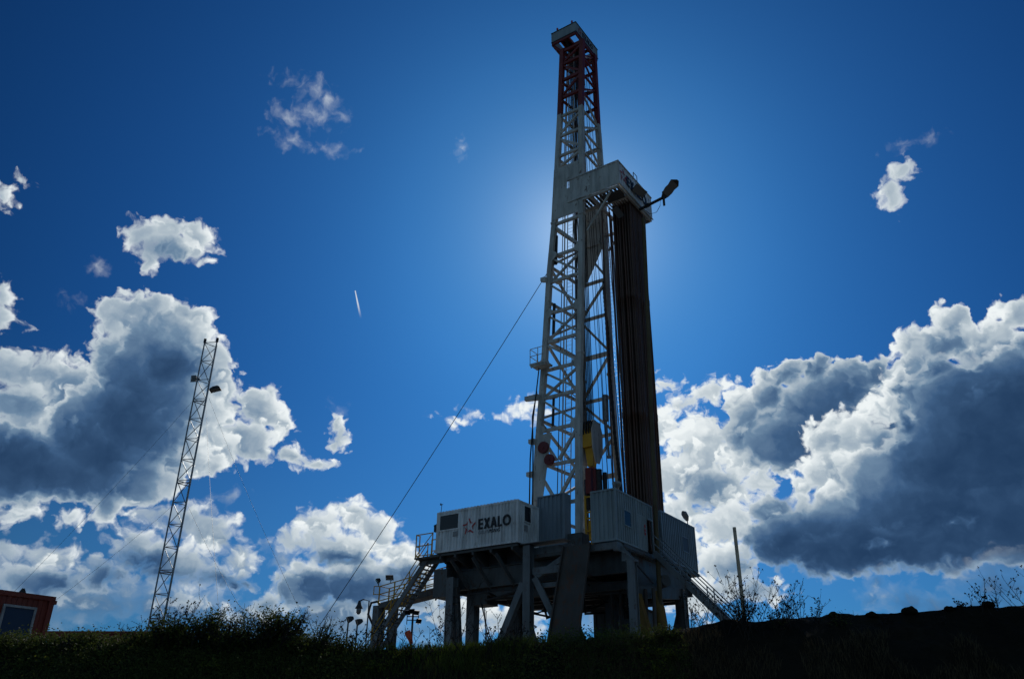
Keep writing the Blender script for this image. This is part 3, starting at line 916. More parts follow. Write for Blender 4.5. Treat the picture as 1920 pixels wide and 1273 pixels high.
# service platform on the far left leg
o = MB().box((-27.75, 42.05, 23.0), (-26.5, 43.0, 23.12)).box((-27.7, 42.1, 22.86), (-26.55, 42.2, 22.99)).build('service_platform', MAST, mast)
mb = MB()
for (a, b) in (((-27.72, 42.08), (-26.54, 42.08)), ((-27.72, 42.08), (-27.72, 42.96))):
    for dz in (0.55, 1.1):
        mb.tube([(a[0], a[1], 23.12 + dz), (b[0], b[1], 23.12 + dz)], 0.025, 6)
for c in ((-27.72, 42.08), (-27.1, 42.08), (-26.54, 42.08), (-27.72, 42.96)):
    mb.tube([(c[0], c[1], 23.12), (c[0], c[1], 24.22)], 0.025, 6)
mb.build('railing', MAST, o)
for z, du in ((21.0, 0.95), (17.9, 0.35), (15.7, 0.35), (29.9, 0.3)):
    u = lerp_tab(UA, z)
    MB().poly([(u - du, 42.72, z - .12), (u + .1, 42.72, z - .25), (u + .1, 42.72, z + .16), (u - du, 42.72, z + .16)], (0, 0.26, 0)) \
        .build('bracket', MAST, mast)
# two red discs on the near face
for (u, z, r) in ((-27.18, 17.35, 0.39), (-26.74, 16.46, 0.36)):
    mb = MB()
    mb.tube([(u, 42.78, z), (u, 42.97, z)], r, 28)
    mb.tube([(u, 42.74, z), (u, 42.79, z)], r * .28, 16)
    o = mb.build('guide_disc', DRED, mast)
    o['label'] = 'dark red round disc'
MB().poly([(-28.05, 42.93, 14.0), (-27.3, 42.93, 14.0), (-26.6, 42.93, 18.3), (-27.85, 42.93, 18.3)], (0, 0.04, 0)).build('side_plate', MAST, mast)
# hydraulic cylinder hanging in the open face
mb = MB()
mb.tube([(-24.42, 46.4, 19.75), (-24.40, 46.4, 21.6)], 0.22, 14)
mb.tube([(-24.30, 46.4, 17.2), (-24.42, 46.4, 19.7)], 0.09, 10)
mb.tube([(-24.30, 46.4, 17.12), (-24.30, 46.4, 17.26)], 0.16, 10)
mb.build('hydraulic_cylinder', GALV, mast)
# floor brackets and base shoes of the near legs
MB().box((-25.4, 42.7, 9.9), (-24.4, 43.6, 11.5)).build('base_shoe', STEEL, mast)
MB().box((-28.7, 42.7, 9.9), (-27.9, 43.6, 11.3)).build('base_shoe', STEEL, mast)

# crown: sign boards round a red frame
mb = MB()
cu0, cu1, cv0, cv1 = -26.03, -23.81, 42.75, 46.3
for (a, b) in (((cu0, cv0), (cu1, cv0)), ((cu1, cv0), (cu1, cv1)), ((cu1, cv1), (cu0, cv1)), ((cu0, cv1), (cu0, cv0)),
               (((cu0 + cu1) / 2 - .3, cv0), ((cu0 + cu1) / 2 - .3, cv1)), ((cu1 - .75, cv0), (cu1 - .75, cv1)),
               ((cu0, cv0 + 1.0), (cu1, cv0 + 1.0)), ((cu0, cv0 + 2.2), (cu1, cv0 + 2.2))):
    mb.bar((a[0], a[1], 52.06), (b[0], b[1], 52.06), 0.14, 0.26)
crown = mb.build('crown_frame', RED, mast)
mb = MB().box((cu0 + .75, cv0 + .3, 52.22), (cu1 - .85, cv1 - .2, 52.26)).box((cu1 - .8, cv0 + 1.3, 52.225), (cu1 - .1, cv0 + 2.1, 52.265))
mb.build('crown_deck', RED, mast)
MB().box((cu0 - .06, cv0 - .06, 52.2), (cu1 + .06, cv0 - .02, 53.2)).build('sign_board', TEAL, mast)
signr = MB().box((cu1 + .02, cv0 - .015, 52.2), (cu1 + .06, cv1 + .06, 53.2)).build('sign_board', TEAL, mast)
MB().box((cu0 - .06, cv1 + .02, 52.2), (cu1 + .015, cv1 + .06, 53.2)).build('sign_board', TEAL, mast)
MB().box((cu0 - .06, cv0 - .015, 52.2), (cu0 - .02, cv1 + .015, 53.2)).build('sign_board', TEAL, mast)
mb = MB()
for (a, b) in (((cu0 - .07, cv0 - .07), (cu1 + .07, cv0 - .07)), ((cu1 + .07, cv0 - .07), (cu1 + .07, cv1 + .07))):
    for z in (52.19, 53.22):
        mb.bar((a[0], a[1], z), (b[0], b[1], z), 0.06, 0.07)
mb.build('sign_edge', DARK, mast)
for (a, b) in ((leg_A(51.2), (cu0, cv0, 52.0)), (leg_B(51.2), (cu1, cv0, 52.0)), (leg_C(51.2), (cu1, cv1, 52.0)), (leg_D(51.2), (cu0, cv1, 52.0)),
               (leg_A(51.2), (cu0, cv0 + 1.6, 52.0)), (leg_C(51.0), (cu1, cv0 + 2.3, 52.0))):
    girt(a, b, RED, 0.13, 0.13, 'diagonal_brace')
mb = MB()
for v in (43.6, 44.0, 44.4, 44.8):
    mb.tube([(-24.9 - .09, v, 52.3), (-24.9 + .09, v, 52.3)], 0.62, 24)
mb.build('crown_sheave', DARK, mast)
for (u, v) in ((-25.5, cv0 - .05), (-24.1, cv0 - .05)):
    MB().tube([(u, v, 53.24), (u, v, 53.36)], 0.05, 8).tube([(u, v, 53.36), (u, v, 53.52)], 0.08, 10).build('warning_lamp', LOGO, mast)

# ------------------------------------------------------------------ racking board with sheeted sides
FU0, FU1, FV0, FV1 = -25.0, -20.8, 42.97, 48.35
mb = MB()
for u in (FU0 + .1, -23.2, FU1 - .09):
    mb.bar((u, FV0 + .02, 35.78), (u, FV1 - .02, 35.78), 0.14, 0.24)
for v in (FV0 + .09, 44.5, FV1 - .09):
    mb.bar((FU0 + .2, v, 35.74), (FU1 - .18, v, 35.74), 0.14, 0.2)
board = thing('racking_board', 'boxed white sheet metal working platform jutting from the mast near its middle', 'rig platform', (-22.9, 45.6, 35.6))
mb.build('floor_frame', MAST, board)
mb = MB()
for i in range(13):
    mb.box((-24.8 + .3 * i, 43.1, 35.87), (-24.8 + .3 * i + .2, 44.42, 35.91))
mb.build('floor_grating', STEEL, board)
for i in range(9):
    u = -22.75 + i * 0.215
    MB().bar((u, 44.55, 35.82), (u, 48.2, 35.82), 0.06, 0.12).build('finger', MAST, board)
MB().corr(0, FV0 - .03, -24.85, FU1, 35.88, 37.8, -1, 0.02, 0.4).build('side_sheet', MAST, board)
mb = MB().corr(1, FU1 + .03, FV0, FV1, 35.9, 37.85, 1, 0.02, 0.4)
bsign = mb.build('side_sheet', CAB, board)
MB().corr(0, FV1 + .03, -22.4, FU1, 35.9, 37.8, 1, 0.02, 0.4).build('side_sheet', MAST, board)
mb = MB()
for z in (35.86, 37.84):
    mb.bar((FU0, FV0 - .05, z), (FU1 + .02, FV0 - .05, z), 0.06, 0.09)
    mb.bar((FU1 + .05, FV0 - .02, z), (FU1 + .05, FV1 + .05, z), 0.06, 0.09)
mb.bar((FU1 + .05, FV0 - .05, 35.82), (FU1 + .05, FV0 - .05, 37.88), 0.07, 0.07)
mb.build('edge_rail', MAST, board)
for (a, b) in (((-23.6, 43.2, 33.0), (-21.6, 43.2, 35.6)), ((-23.6, 46.4, 33.0), (-21.4, 46.4, 35.6)), ((-24.2, 44.3, 34.2), (-22.6, 44.3, 35.6))):
    MB().bar(a, b, 0.12, 0.12).build('strut', MAST, board)
mb = MB()
for v in (45.6, 46.2):
    mb.tube([(FU1 - .05, v, 37.8), (FU1 - .05, v, 38.55)], 0.03, 6)
mb.tube([(FU1 - .05, 45.6, 38.55), (FU1 - .05, 46.2, 38.55)], 0.03, 6)
mb.build('railing', GALV, board)
mb = MB()
for (v0, v1) in ((43.3, 44.3), (46.9, 48.2)):
    MB().box((-22.3, v0, 35.55), (-21.0, v1, 35.6)).build('toe_plate', STEEL, board)

# floodlights of the racking board
def flood_head(mb, c, d, upv, w=0.62, l=0.75, t=0.2):
    """Hooded flood lamp: a shallow tapered box that opens along d."""
    c, d, upv = Vector(c), Vector(d).normalized(), Vector(upv)
    x = d.cross(upv).normalized()
    y = x.cross(d).normalized()
    def ring(s, k):
        return [c + d * s + x * a * k + y * b * k for a, b in ((-w / 2, -l / 2), (w / 2, -l / 2), (w / 2, l / 2), (-w / 2, l / 2))]
    r = ring(-t, 0.45) + ring(-t * .45, 0.85) + ring(0, 1.0)
    mb.add(r, [(3, 2, 1, 0)] + [(4 * i + k, 4 * i + (k + 1) % 4, 4 * i + 4 + (k + 1) % 4, 4 * i + 4 + k) for i in range(2) for k in range(4)])
    mb.add(ring(0, 1.04) + ring(0.03, 1.04), [(0, 1, 5, 4), (1, 2, 6, 5), (2, 3, 7, 6), (3, 0, 4, 7)])
    lens = ring(0.006, 0.97)
    return lens


fl = thing('floodlight', 'big hooded floodlight on an arm sticking out right of the working platform', 'floodlight', (-20.7, 46.4, 35.7), group='floodlights at the racking board')
MB().tube([(-20.9, 46.35, 35.62), (-19.0, 46.5, 36.05)], 0.11, 10).tube([(-20.4, 46.38, 35.74), (-20.1, 46.4, 35.81)], 0.16, 10).build('arm', DARK, fl)
MB().tube([(-18.98, 46.5, 35.35), (-18.98, 46.5, 36.55)], 0.09, 10).build('bracket', DARK, fl)
def oval_lamp(path, widths, flat, sag_dir):
    """Cobra-head lamp: a flattened oval swept along path, belly side cut flat for the lens."""
    mb, ln = MB(), []
    pts = [Vector(x) for x in path]
    d = (pts[-1] - pts[0]).normalized()
    dn = Vector(sag_dir)
    dn = (dn - d * dn.dot(d)).normalized()
    sd = d.cross(dn).normalized()
    rings = []
    for c, w in zip(pts, widths):
        rings.append([c + sd * cos(a) * w - dn * max(0.12 * w, sin(a) * w * flat) for a in [i * pi / 8 for i in range(9)]])
    n = 9
    vs = [v for r in rings for v in r]
    fs = [(i * n + k, i * n + k + 1, (i + 1) * n + k + 1, (i + 1) * n + k) for i in range(len(rings) - 1) for k in range(n - 1)]
    mb.add(vs, fs, True)
    lv = [v for r in rings[1:-1] for v in (r[0] + dn * .01, r[-1] + dn * .01)]
    lf = [(2 * i, 2 * i + 1, 2 * i + 3, 2 * i + 2) for i in range(len(rings) - 3)]
    ev = [v for r in rings for v in (r[0], r[-1])]
    mb.add(ev, [(2 * i, 2 * i + 1, 2 * i + 3, 2 * i + 2) for i in range(len(rings) - 1)])
    return mb, MB().add(lv, lf)


hb, lb = oval_lamp([(-19.05, 46.5, 35.98), (-18.8, 46.48, 36.2), (-18.5, 46.46, 36.45), (-18.28, 46.44, 36.62), (-17.95, 46.4, 36.85), (-17.7, 46.38, 36.98)],
                   [.16, .33, .40, .36, .44, .10], 0.75, (0.35, -0.25, -0.9))
hd = hb.build('hood', DARK, fl)
lb.build('lens', LENS, hd)
MB().tube([(-20.5, 46.4, 35.5), (-20.1, 46.4, 34.95), (-19.6, 46.45, 34.95), (-19.3, 46.48, 35.4), (-19.2, 46.5, 36.0)], 0.02, 5).build('cable', BLACK, fl)
for (c, d, w, l, lab) in (((-20.35, 45.4, 36.5), (0.55, -0.2, -0.8), 0.6, 1.2, 'dark hooded floodlight fixed flat against the lettered side of the working platform'),
                          ((-21.6, 44.2, 34.4), (0.1, -0.6, -0.8), 0.5, 0.9, 'small dark floodlight hanging under the working platform beside the pipe tops')):
    f2 = thing('floodlight', lab, 'floodlight', (c[0], c[1], c[2] - .3), group='floodlights at the racking board')
    mb = MB()
    ln = flood_head(mb, c, d, (0.1, 1, 0.1), w, l, 0.3)
    hd = mb.build('hood', DARK, f2)
    MB().add(ln, [(0, 1, 2, 3)]).build('lens', LENS, hd)
    MB().bar((c[0] - .4, c[1], c[2] + .1), (c[0], c[1], c[2] + .05), 0.08).build('bracket', DARK, f2)

# ------------------------------------------------------------------ drill pipe racked in the board
def pipe_bm(L=26.0):
    pts, rad = [], []
    z = 0.0
    while z < L - 0.1:
        for dz, r in ((0, .074), (.02, .094), (.42, .094), (.5, .074)):
            pts.append((0, 0, z + dz)); rad.append(r)
        z += 8.66
    pts.append((0, 0, L)); rad.append(.074)
    return pts, rad


ppts, prad = pipe_bm()
PV = []
PG = 'drill pipes racked upright beside the mast'
for i in range(7):
    for j in range(11):
        tu, tv = -22.42 + i * 0.215 + R.uniform(-.02, .02), 45.2 + j * 0.2
        bu, bv = -22.42 + i * 0.215 + R.uniform(-.05, .05), 45.2 + j * 0.2 + R.uniform(-.05, .05)
        n = len(PV)
        if n < 5:                                    # five bows, then copies
            b1, b2 = R.uniform(-.06, .06), R.uniform(-.06, .06)
            bow = [(b1 * sin(pi * z / 26), b2 * sin(pi * z / 26), z) for _, _, z in ppts]
            fine, fr = [], []
            for (a_, c_), (ra_, rc_) in zip(zip(bow[:-1], bow[1:]), zip(prad[:-1], prad[1:])):
                m_ = 5 if c_[2] - a_[2] > 2 else 1
                for q_ in range(m_):
                    z = a_[2] + (c_[2] - a_[2]) * q_ / m_
                    fine.append((b1 * sin(pi * z / 26), b2 * sin(pi * z / 26), z)); fr.append(ra_)
            fine.append(bow[-1]); fr.append(prad[-1])
            o = MB().tube(fine, fr, 7).build('drill_pipe', PIPE if n % 2 else PIPE2, None, 'rig', (0, 0, 0))
            PV.append(o)
        else:
            o = PV[R.randrange(5)].copy()
            COL.objects.link(o)
            PV.append(o)
        k = SC[0]
        d = (rig(tu * k, tv * k, 36.4 * k) - rig(bu * k, bv * k, 10.4 * k)).normalized()
        o.location = rig(bu * k, bv * k, (10.4 + R.uniform(-.1, .35)) * k)
        o.rotation_euler = d.to_track_quat('Z', 'Y').to_euler()
        tag(o, 'dark rusty drill pipe standing in the dense upright rack under the platform', 'drill pipe', PG)

SC[0] = 1.0
# long mustard pole in front of the racked pipe
o = MB().tube([(-20.9, 45.3, GZ), (-20.9, 45.64, 11.56), (-20.9, 46.04, 18.86), (-20.9, 46.5, 26), (-20.9, 47.0, 35.2)], 0.14, 12).build('guide_pole', POLE)
tag(o, 'long mustard brown pole running from the ground up in front of the pipe rack', 'pole')

SC[0] = 1.03
# ------------------------------------------------------------------ hoisting gear inside the mast
LG = 'hoisting lines reeved between crown and travelling block'
for i in range(16):
    u0, v0 = -25.56 + (i % 8) * 0.105, 45.1 + (i // 8) * 0.35
    u1, v1 = -25.35 + (i % 8) * 0.12, 43.9 + (i // 8) * 0.5
    o = MB().tube([(u0, v0, 19.3), (u1, v1, 52.1)], 0.034, 6).build('hoisting_line', CABLE)
    tag(o, 'dark wire rope in the tight vertical bundle above the yellow block', 'wire rope', LG)
SG = 'single lines hanging in the open mast face'
for i, (u0, v0, z0, u1, v1, z1) in enumerate([(-24.75, 46.4, 13.6, -24.5, 44.6, 52), (-24.6, 46.8, 13.6, -24.35, 44.9, 52), (-24.35, 46.9, 14.5, -24.2, 45.0, 50),
                                              (-24.15, 47.2, 17.5, -24.1, 45.2, 50), (-24.9, 47.4, 13.6, -24.7, 45.0, 51)]):
    o = MB().tube([(u0, v0, z0), (u1, v1, z1)], 0.022, 5).build('winch_line', CABLE)
    tag(o, 'thin single wire hanging in the open right side of the mast', 'wire rope', SG)

blk = thing('travelling_block', 'big yellow travelling block with white cheek plate hanging inside the mast', 'hoist block', (-24.9, 45.5, 16.6))
bu0, bu1 = -25.6, -24.75
MB().poly([(bu0, 45.1, 17.7), (bu1, 45.1, 17.7), (bu1, 45.1, 19.0), (bu1 - .1, 45.1, 19.25), (bu0 + .05, 45.1, 19.25)], (0, 0.9, 0)).build('housing', YELLOW, blk)
for u in (bu1 + .01, bu0 - .07):
    MB().poly([(u, 44.95, 17.5), (u, 45.3, 16.6), (u, 45.8, 16.6), (u, 46.3, 17.5), (u, 46.35, 18.8), (u, 46.0, 19.5), (u, 45.2, 19.5), (u, 44.9, 18.8)], (0.06, 0, 0)) \
        .build('cheek_plate', MAST, blk)
for i in range(4):
    u = bu0 + .12 + i * .2
    MB().tube([(u, 45.55, 19.0), (u + .1, 45.55, 19.0)], 0.62, 22).build('sheave', DARK, blk)
MB().poly([(-25.5, 45.3, 17.68), (-24.8, 45.3, 17.68), (-24.95, 45.3, 16.4), (-25.3, 45.3, 16.4)], (0, 0.5, 0)).build('hook', YELLOW, blk)

td = thing('top_drive', 'dark red and black drilling motor hanging under the yellow block', 'top drive', (-24.9, 45.6, 11.2))
MB().box((-25.45, 45.2, 14.6), (-25.05, 46.0, 16.3)).tube([(-24.8, 45.3, 13.4), (-24.8, 45.3, 16.2)], 0.14, 10).build('gearbox', DRED, td)
mb = MB()
for (u, v, z0, z1, r) in ((-24.55, 45.4, 14.3, 16.1, .2), (-25.5, 45.5, 13.6, 15.6, .2), (-24.4, 45.9, 14.8, 16.0, .15)):
    mb.tube([(u, v, z0), (u, v, z1)], r, 12)
mb.build('motor', DARK, td)
mb = MB()
for u in (-25.55, -24.85):
    mb.bar((u, 45.3, 11.3), (u, 45.3, 14.5), 0.12, 0.12)
    mb.bar((u, 46.0, 11.3), (u, 46.0, 14.5), 0.12, 0.12)
for z in (11.4, 12.2, 13.0, 13.4, 14.4):
    mb.bar((-25.55, 45.3, z), (-24.85, 45.3, z), 0.08, 0.1)
mb.box((-25.42, 45.36, 11.6), (-24.92, 45.44, 12.9))
mb.build('guard_frame', YELLOW, td)
mb = MB()
for u in (-25.95, -25.75):
    mb.tube([(u, 46.3, 10.5), (u, 46.3, 15.5)], 0.06, 8)
mb.build('link_arm', BLACK, td)

# rotary hose with its ribbed jacket
pts = [(-24.47, 47, 31.2), (-24.41, 47, 29.4), (-24.35, 47, 27.67), (-24.32, 47, 25.5), (-24.29, 47, 23.43), (-24.2, 47, 21.5), (-24.1, 47, 18.8), (-23.97, 47, 17.0), (-23.85, 47, 15.2), (-23.7, 47, 12.0)]
mb = MB()
dense, rad = [], []
for a, b in zip(pts[:-1], pts[1:]):
    for k in range(10):
        dense.append(Vector(a).lerp(Vector(b), k / 10)); rad.append(0.13 if k % 2 else 0.10)
mb.tube(dense, rad, 8)
o = mb.build('rotary_hose', BLACK)
tag(o, 'thick black ribbed hose hanging down the open side of the mast', 'hose')
HG = 'plain black hoses down the outside of the left mast leg'
for i, pp in enumerate([[(-27.3, 42.55, 22.9), (-27.75, 42.55, 19.5), (-28.0, 42.55, 16.6), (-28.1, 42.55, 10.8)],
                        [(-27.45, 42.5, 21.2), (-27.8, 42.5, 19.5), (-27.75, 42.5, 17.0), (-27.8, 42.5, 10.8)]]):
    o = MB().tube(pp, 0.045, 6).build('hydraulic_hose', BLACK)
    tag(o, ('outermost' if i == 0 else 'inner') + ' thin black hose running down the left edge of the mast', 'hose', HG)
for i, (z0, z1, u, r) in enumerate([(31.2, 33.6, -26.35, .11), (25.6, 28.0, -26.62, .11), (18.9, 21.0, -26.75, .09)]):
    o = MB().tube([(u, 43.35, z0), (u + .1, 43.35, z1)], r, 8).build('hose_reel_arm', BLACK)
    tag(o, ['lowest', 'middle', 'topmost'][2 - i] + ' short black upright cylinder inside the left mast leg', 'cylinder', 'black cylinders inside the left mast leg')
STAND = [(-23.45, 45.2, 10.6, -23.3, 45.0, 36), (-23.3, 47.0, 10.6, -23.25, 46.4, 36), (-23.15, 46.3, 10.6, -23.1, 45.9, 36), (-22.95, 45.8, 10.6, -22.9, 45.4, 36)]
for (u0, v0, z0, u1, v1, z1) in STAND:
    o = MB().tube([(u0, v0, z0), (u1, v1, z1)], 0.05, 6).build('standpipe', PIPE)
    tag(o, 'thin dark upright pipe between the open mast face and the pipe rack', 'pipe', 'thin upright pipes beside the rack')

SC[0] = 1.0
# mast guy wire
def sag(p, q, s, n=14):
    p, q = Vector(p), Vector(q)
    return [p.lerp(q, i / n) - Vector((0, 0, s * 4 * (i / n) * (1 - i / n))) for i in range(n + 1)]
e = Vector((-46.56, 43, 7.63)) - Vector((-26.92, 43, 30.33))
t = (GZ - 30.33) / e.z
end = Vector((-26.92, 43, 30.33)) + e * t
o = MB().tube(sag((-27.6, 44.1, 31.2), end, 0.5), 0.026, 6).build('guy_wire', CABLE)
tag(o, 'long dark guy wire slanting from the mast down to the lower left', 'guy wire')

# ------------------------------------------------------------------ lettering
def stroke_letters(word, origin, right, up, h, out, mat, parent, name='lettering', weight=0.21, slant=0.0):
    """Heavy geometric capitals built from flat bars; one mesh."""
    o, r, u, n = Vector(origin), Vector(right), Vector(up), Vector(out)
    mb = MB()
    k = [0]
    def P(x, y):
        return o + r * (x + slant * y) * h + u * y * h
    def quad(pts):
        k[0] += 1
        mb.poly([P(*p) for p in pts], n * (0.012 + 0.0012 * k[0]))
    W = weight
    x = 0.0
    for ch in word:
        if ch == 'E':
            quad([(x, 0), (x + W, 0), (x + W, 1), (x, 1)])
            for y in (0, .5 - W * .42, 1 - W * .86):
                quad([(x + W, y), (x + .56, y), (x + .56, y + W * .86), (x + W, y + W * .86)])
            x += .66
        elif ch == 'X':
            quad([(x, 0), (x + W * 1.25, 0), (x + .74, 1), (x + .74 - W * 1.25, 1)])
            quad([(x + .74 - W * 1.25, 0), (x + .74, 0), (x + W * 1.25, 1), (x, 1)])
            x += .78
        elif ch == 'A':
            quad([(x, 0), (x + W * 1.1, 0), (x + .39 + W * .5, 1), (x + .39 - W * .5, 1)])
            quad([(x + .78 - W * 1.1, 0), (x + .78, 0), (x + .39 + W * .5, 1), (x + .39 - W * .5, 1)])
            quad([(x + .2, .2), (x + .58, .2), (x + .54, .2 + W * .8), (x + .24, .2 + W * .8)])
            x += .84
        elif ch == 'L':
            quad([(x, 0), (x + W, 0), (x + W, 1), (x, 1)])
            quad([(x + W, 0), (x + .52, 0), (x + .52, W * .86), (x + W, W * .86)])
            x += .58
        elif ch == 'O':
            m = 24
            for i in range(m):
                a, b = 2 * pi * i / m, 2 * pi * (i + 1) / m
                q = lambda t, s: (x + .48 + cos(t) * (.48 - s), .5 + sin(t) * (.53 - s))
                quad([q(a, 0), q(b, 0), q(b, W), q(a, W)][::-1])
                k[0] -= 1
            k[0] += 1
            x += 1.0
    return mb.build(name, mat, parent)


def star_emblem(centre, right, up, rad, out, mat, parent):
    """Five bent strokes chasing each other round an open star."""
    c, r, u, n = Vector(centre), Vector(right), Vector(up), Vector(out)
    mb = MB()
    for k in range(5):
        a = radians(96 + 72 * k)
        def P(ang, d):
            return c + (r * cos(a + ang) + u * sin(a + ang)) * rad * d
        pts = [P(0.02, 1.04), P(-0.16, 1.0), P(-0.38, .66), P(-0.72, .57), P(-1.06, .74), P(-0.80, .50), P(-0.56, .43), P(-0.22, .50), P(-0.04, .78)]
        mb.poly(pts[::-1], n * (0.014 + .001 * k))
    return mb.build('emblem', mat, parent)


def font_text(text, origin, right, up, h, out, mat, parent, shear=0.0, name='lettering'):
    cu = bpy.data.curves.new('text', 'FONT')
    cu.body = text
    cu.size = h * 1.38
    cu.shear = shear
    cu.extrude = 0.006
    cu.offset = h * 0.02
    tmp = bpy.data.objects.new('text', cu)
    COL.objects.link(tmp)
    dg_ = bpy.context.evaluated_depsgraph_get()
    me = bpy.data.meshes.new_from_object(tmp.evaluated_get(dg_))
    o, r, u, n = Vector(origin), Vector(right), Vector(up), Vector(out)
    mb = MB()
    mb.add([o + r * v.co.x + u * v.co.y + n * (v.co.z + .008) for v in me.vertices], [tuple(p.vertices) for p in me.polygons])
    bpy.data.objects.remove(tmp)
    bpy.data.meshes.remove(me)
    bpy.data.curves.remove(cu)
    return mb.build(name, mat, parent)


# ------------------------------------------------------------------ cabins on the drill floor
def frame_box(mb, u0, u1, v0, v1, z0, z1, t=0.11, skip=()):
    for u in (u0, u1 - t):
        for v in (v0, v1 - t):
            mb.box((u, v, z0), (u + t, v + t, z1))
    for z in (z0, z1 - t * 1.1):
        for v in (v0 + .004, v1 - t + .004):
            mb.box((u0 + t, v, z + .003), (u1 - t, v + t - .008, z + t * 1.1 - .003))
        for u in (u0 + .004, u1 - t + .004):
            mb.box((u, v0 + t, z + .003), (u + t - .008, v1 - t, z + t * 1.1 - .003))


def window(parent, ax, plane, out, a0, a1, z0, z1, gl, fr, f=0.07, divs=0):
    """Frame with a pane set in it; ax is the axis the window runs along."""
    mb = MB()
    def bx(p0, p1, q0, q1, d0, d1):
        s0, s1 = plane + out * d0, plane + out * d1
        if ax == 0:
            mb.box((p0, s0, q0), (p1, s1, q1))
        else:
            mb.box((s0, p0, q0), (s1, p1, q1))
    bx(a0 - f, a1 + f, z1, z1 + f, -.05, .022)
    bx(a0 - f, a1 + f, z0 - f, z0, -.05, .022)
    bx(a0 - f, a0, z0, z1, -.05, .022)
    bx(a1, a1 + f, z0, z1, -.05, .022)
    for k in range(divs):
        a = a0 + (a1 - a0) * (k + 1) / (divs + 1)
        bx(a - .02, a + .02, z0, z1, -.02, .015)
    w = mb.build('window', fr, parent)
    mb2 = MB()
    s = plane + out * 0.004
    s2 = plane - out * 0.03
    if ax == 0:
        mb2.box((a0, s, z0), (a1, s2, z1))
    else:
        mb2.box((s, a0, z0), (s2, a1, z1))
    mb2.build('pane', gl, w)
    return w


def vent(parent, ax, plane, out, a0, a1, z0, z1):
    mb = MB()
    n = 7
    for i in range(n):
        za = z0 + (z1 - z0) * i / n
        s0, s1 = plane - out * .01, plane + out * (.012 + .002 * (i % 2))
        if ax == 0:
            mb.box((a0, s0, za), (a1, s1, za + (z1 - z0) / n * .7))
        else:
            mb.box((s0, a0, za), (s1, a1, za + (z1 - z0) / n * .7))
    return mb.build('vent', FRAME, parent)


# white cabin with the large lettering
cu0, cu1, cv0, cv1, cz0, cz1 = -34.53, -28.08, 41.31, 43.78, 11.08, 13.72
cab = thing('cabin_container', 'white corrugated cabin with red star emblem and big dark lettering, left on the drill floor', 'cabin container', (-31.3, 42.5, 11.08))
mb = MB()
frame_box(mb, cu0, cu1, cv0, cv1, cz0, cz1)
for u in (cu0, cu1 - .18):
    for z in (cz0, cz1 - .12):
        mb.box((u - .006, cv0 - .006, z - .006), (u + .186, cv0 + .17, z + .126))
mb.build('corner_frame', CAB, cab)
mb = MB().corr(0, cv0 + .012, cu0 + .11, cu1 - .11, cz0 + .12, cz1 - .12, -1, 0.06, 0.25)
mb.corr(1, cu1 - .012, cv0 + .11, cv1 - .11, cz0 + .12, cz1 - .12, 1, 0.06, 0.25)
mb.corr(0, cv1 - .012, cu0 + .11, cu1 - .11, cz0 + .12, cz1 - .12, 1, 0.06, 0.25)
mb.corr(1, cu0 + .012, cv0 + .11, cv1 - .11, cz0 + .12, cz1 - .12, -1, 0.06, 0.25)
mb.build('wall', CAB, cab)
mb = MB()
n = 24
L = cu1 - cu0 - .24
for i in range(n):                                    # roof corrugation that shows along the top edge
    a = cu0 + .12 + L * i / n
    mb.poly([(a, cv0 + .03, cz1 - .04), (a + L / n * .16, cv0 + .03, cz1 + .045), (a + L / n * .62, cv0 + .03, cz1 + .045), (a + L / n * .78, cv0 + .03, cz1 - .04)], (0, cv1 - cv0 - .06, 0))
mb.box((cu0 + .1, cv0 + .1, cz1 - .06), (cu1 - .1, cv1 - .1, cz1 - .02))
mb.build('roof', CAB, cab)
MB().box((cu0 + .05, cv0 + .05, cz0 - .02), (cu1 - .05, cv1 - .05, cz0 + .06)).build('floor', DARK, cab)
window(cab, 0, cv0 - .004, -1, -34.22, -32.72, 12.52, 13.46, GLASS, CAB, 0.08)
window(cab, 1, cu1 + .004, 1, 42.03, 42.72, 12.52, 13.46, GLASS, CAB, 0.07)
vent(cab, 0, cv0 - .004, -1, -33.12, -32.76, 12.0, 12.32)
vent(cab, 1, cu1 + .004, 1, 42.05, 42.4, 11.9, 12.3)
stroke_letters('EXALO', (-31.1, cv0 - .006, 12.2), (1, 0, 0), (0, 0, 1), 0.66, (0, -1, 0), NAVY, cab)
font_text('GRUPA', (-31.1, cv0 - .004, 11.9), (1, 0, 0), (0, 0, 1), 0.21, (0, -1, 0), FRAME, cab, 0.2)
font_text('PGNiG', (-30.28, cv0 - .004, 11.9), (1, 0, 0), (0, 0, 1), 0.21, (0, -1, 0), NAVY, cab, 0.2)
star_emblem((-31.82, cv0 - .006, 12.48), (1, 0, 0), (0, 0, 1), 0.52, (0, -1, 0), LOGO, cab)
mb = MB().tube([(-34.45, 41.6, cz1), (-34.4, 41.6, 14.35)], 0.02, 6).tube([(-34.5, 41.6, 14.35), (-34.3, 41.6, 14.33)], 0.02, 6).tube([(-34.5, 41.6, 14.3), (-34.5, 41.6, 14.42)], 0.05, 8)
mb.build('aerial', DARK, cab)
MB().box((-34.9, 41.5, 12.55), (-34.54, 41.9, 12.95)).bar((-34.9, 41.5, 12.95), (-34.54, 41.45, 13.02), 0.06).build('lamp', DARK, cab)

SC[0] = 1.026
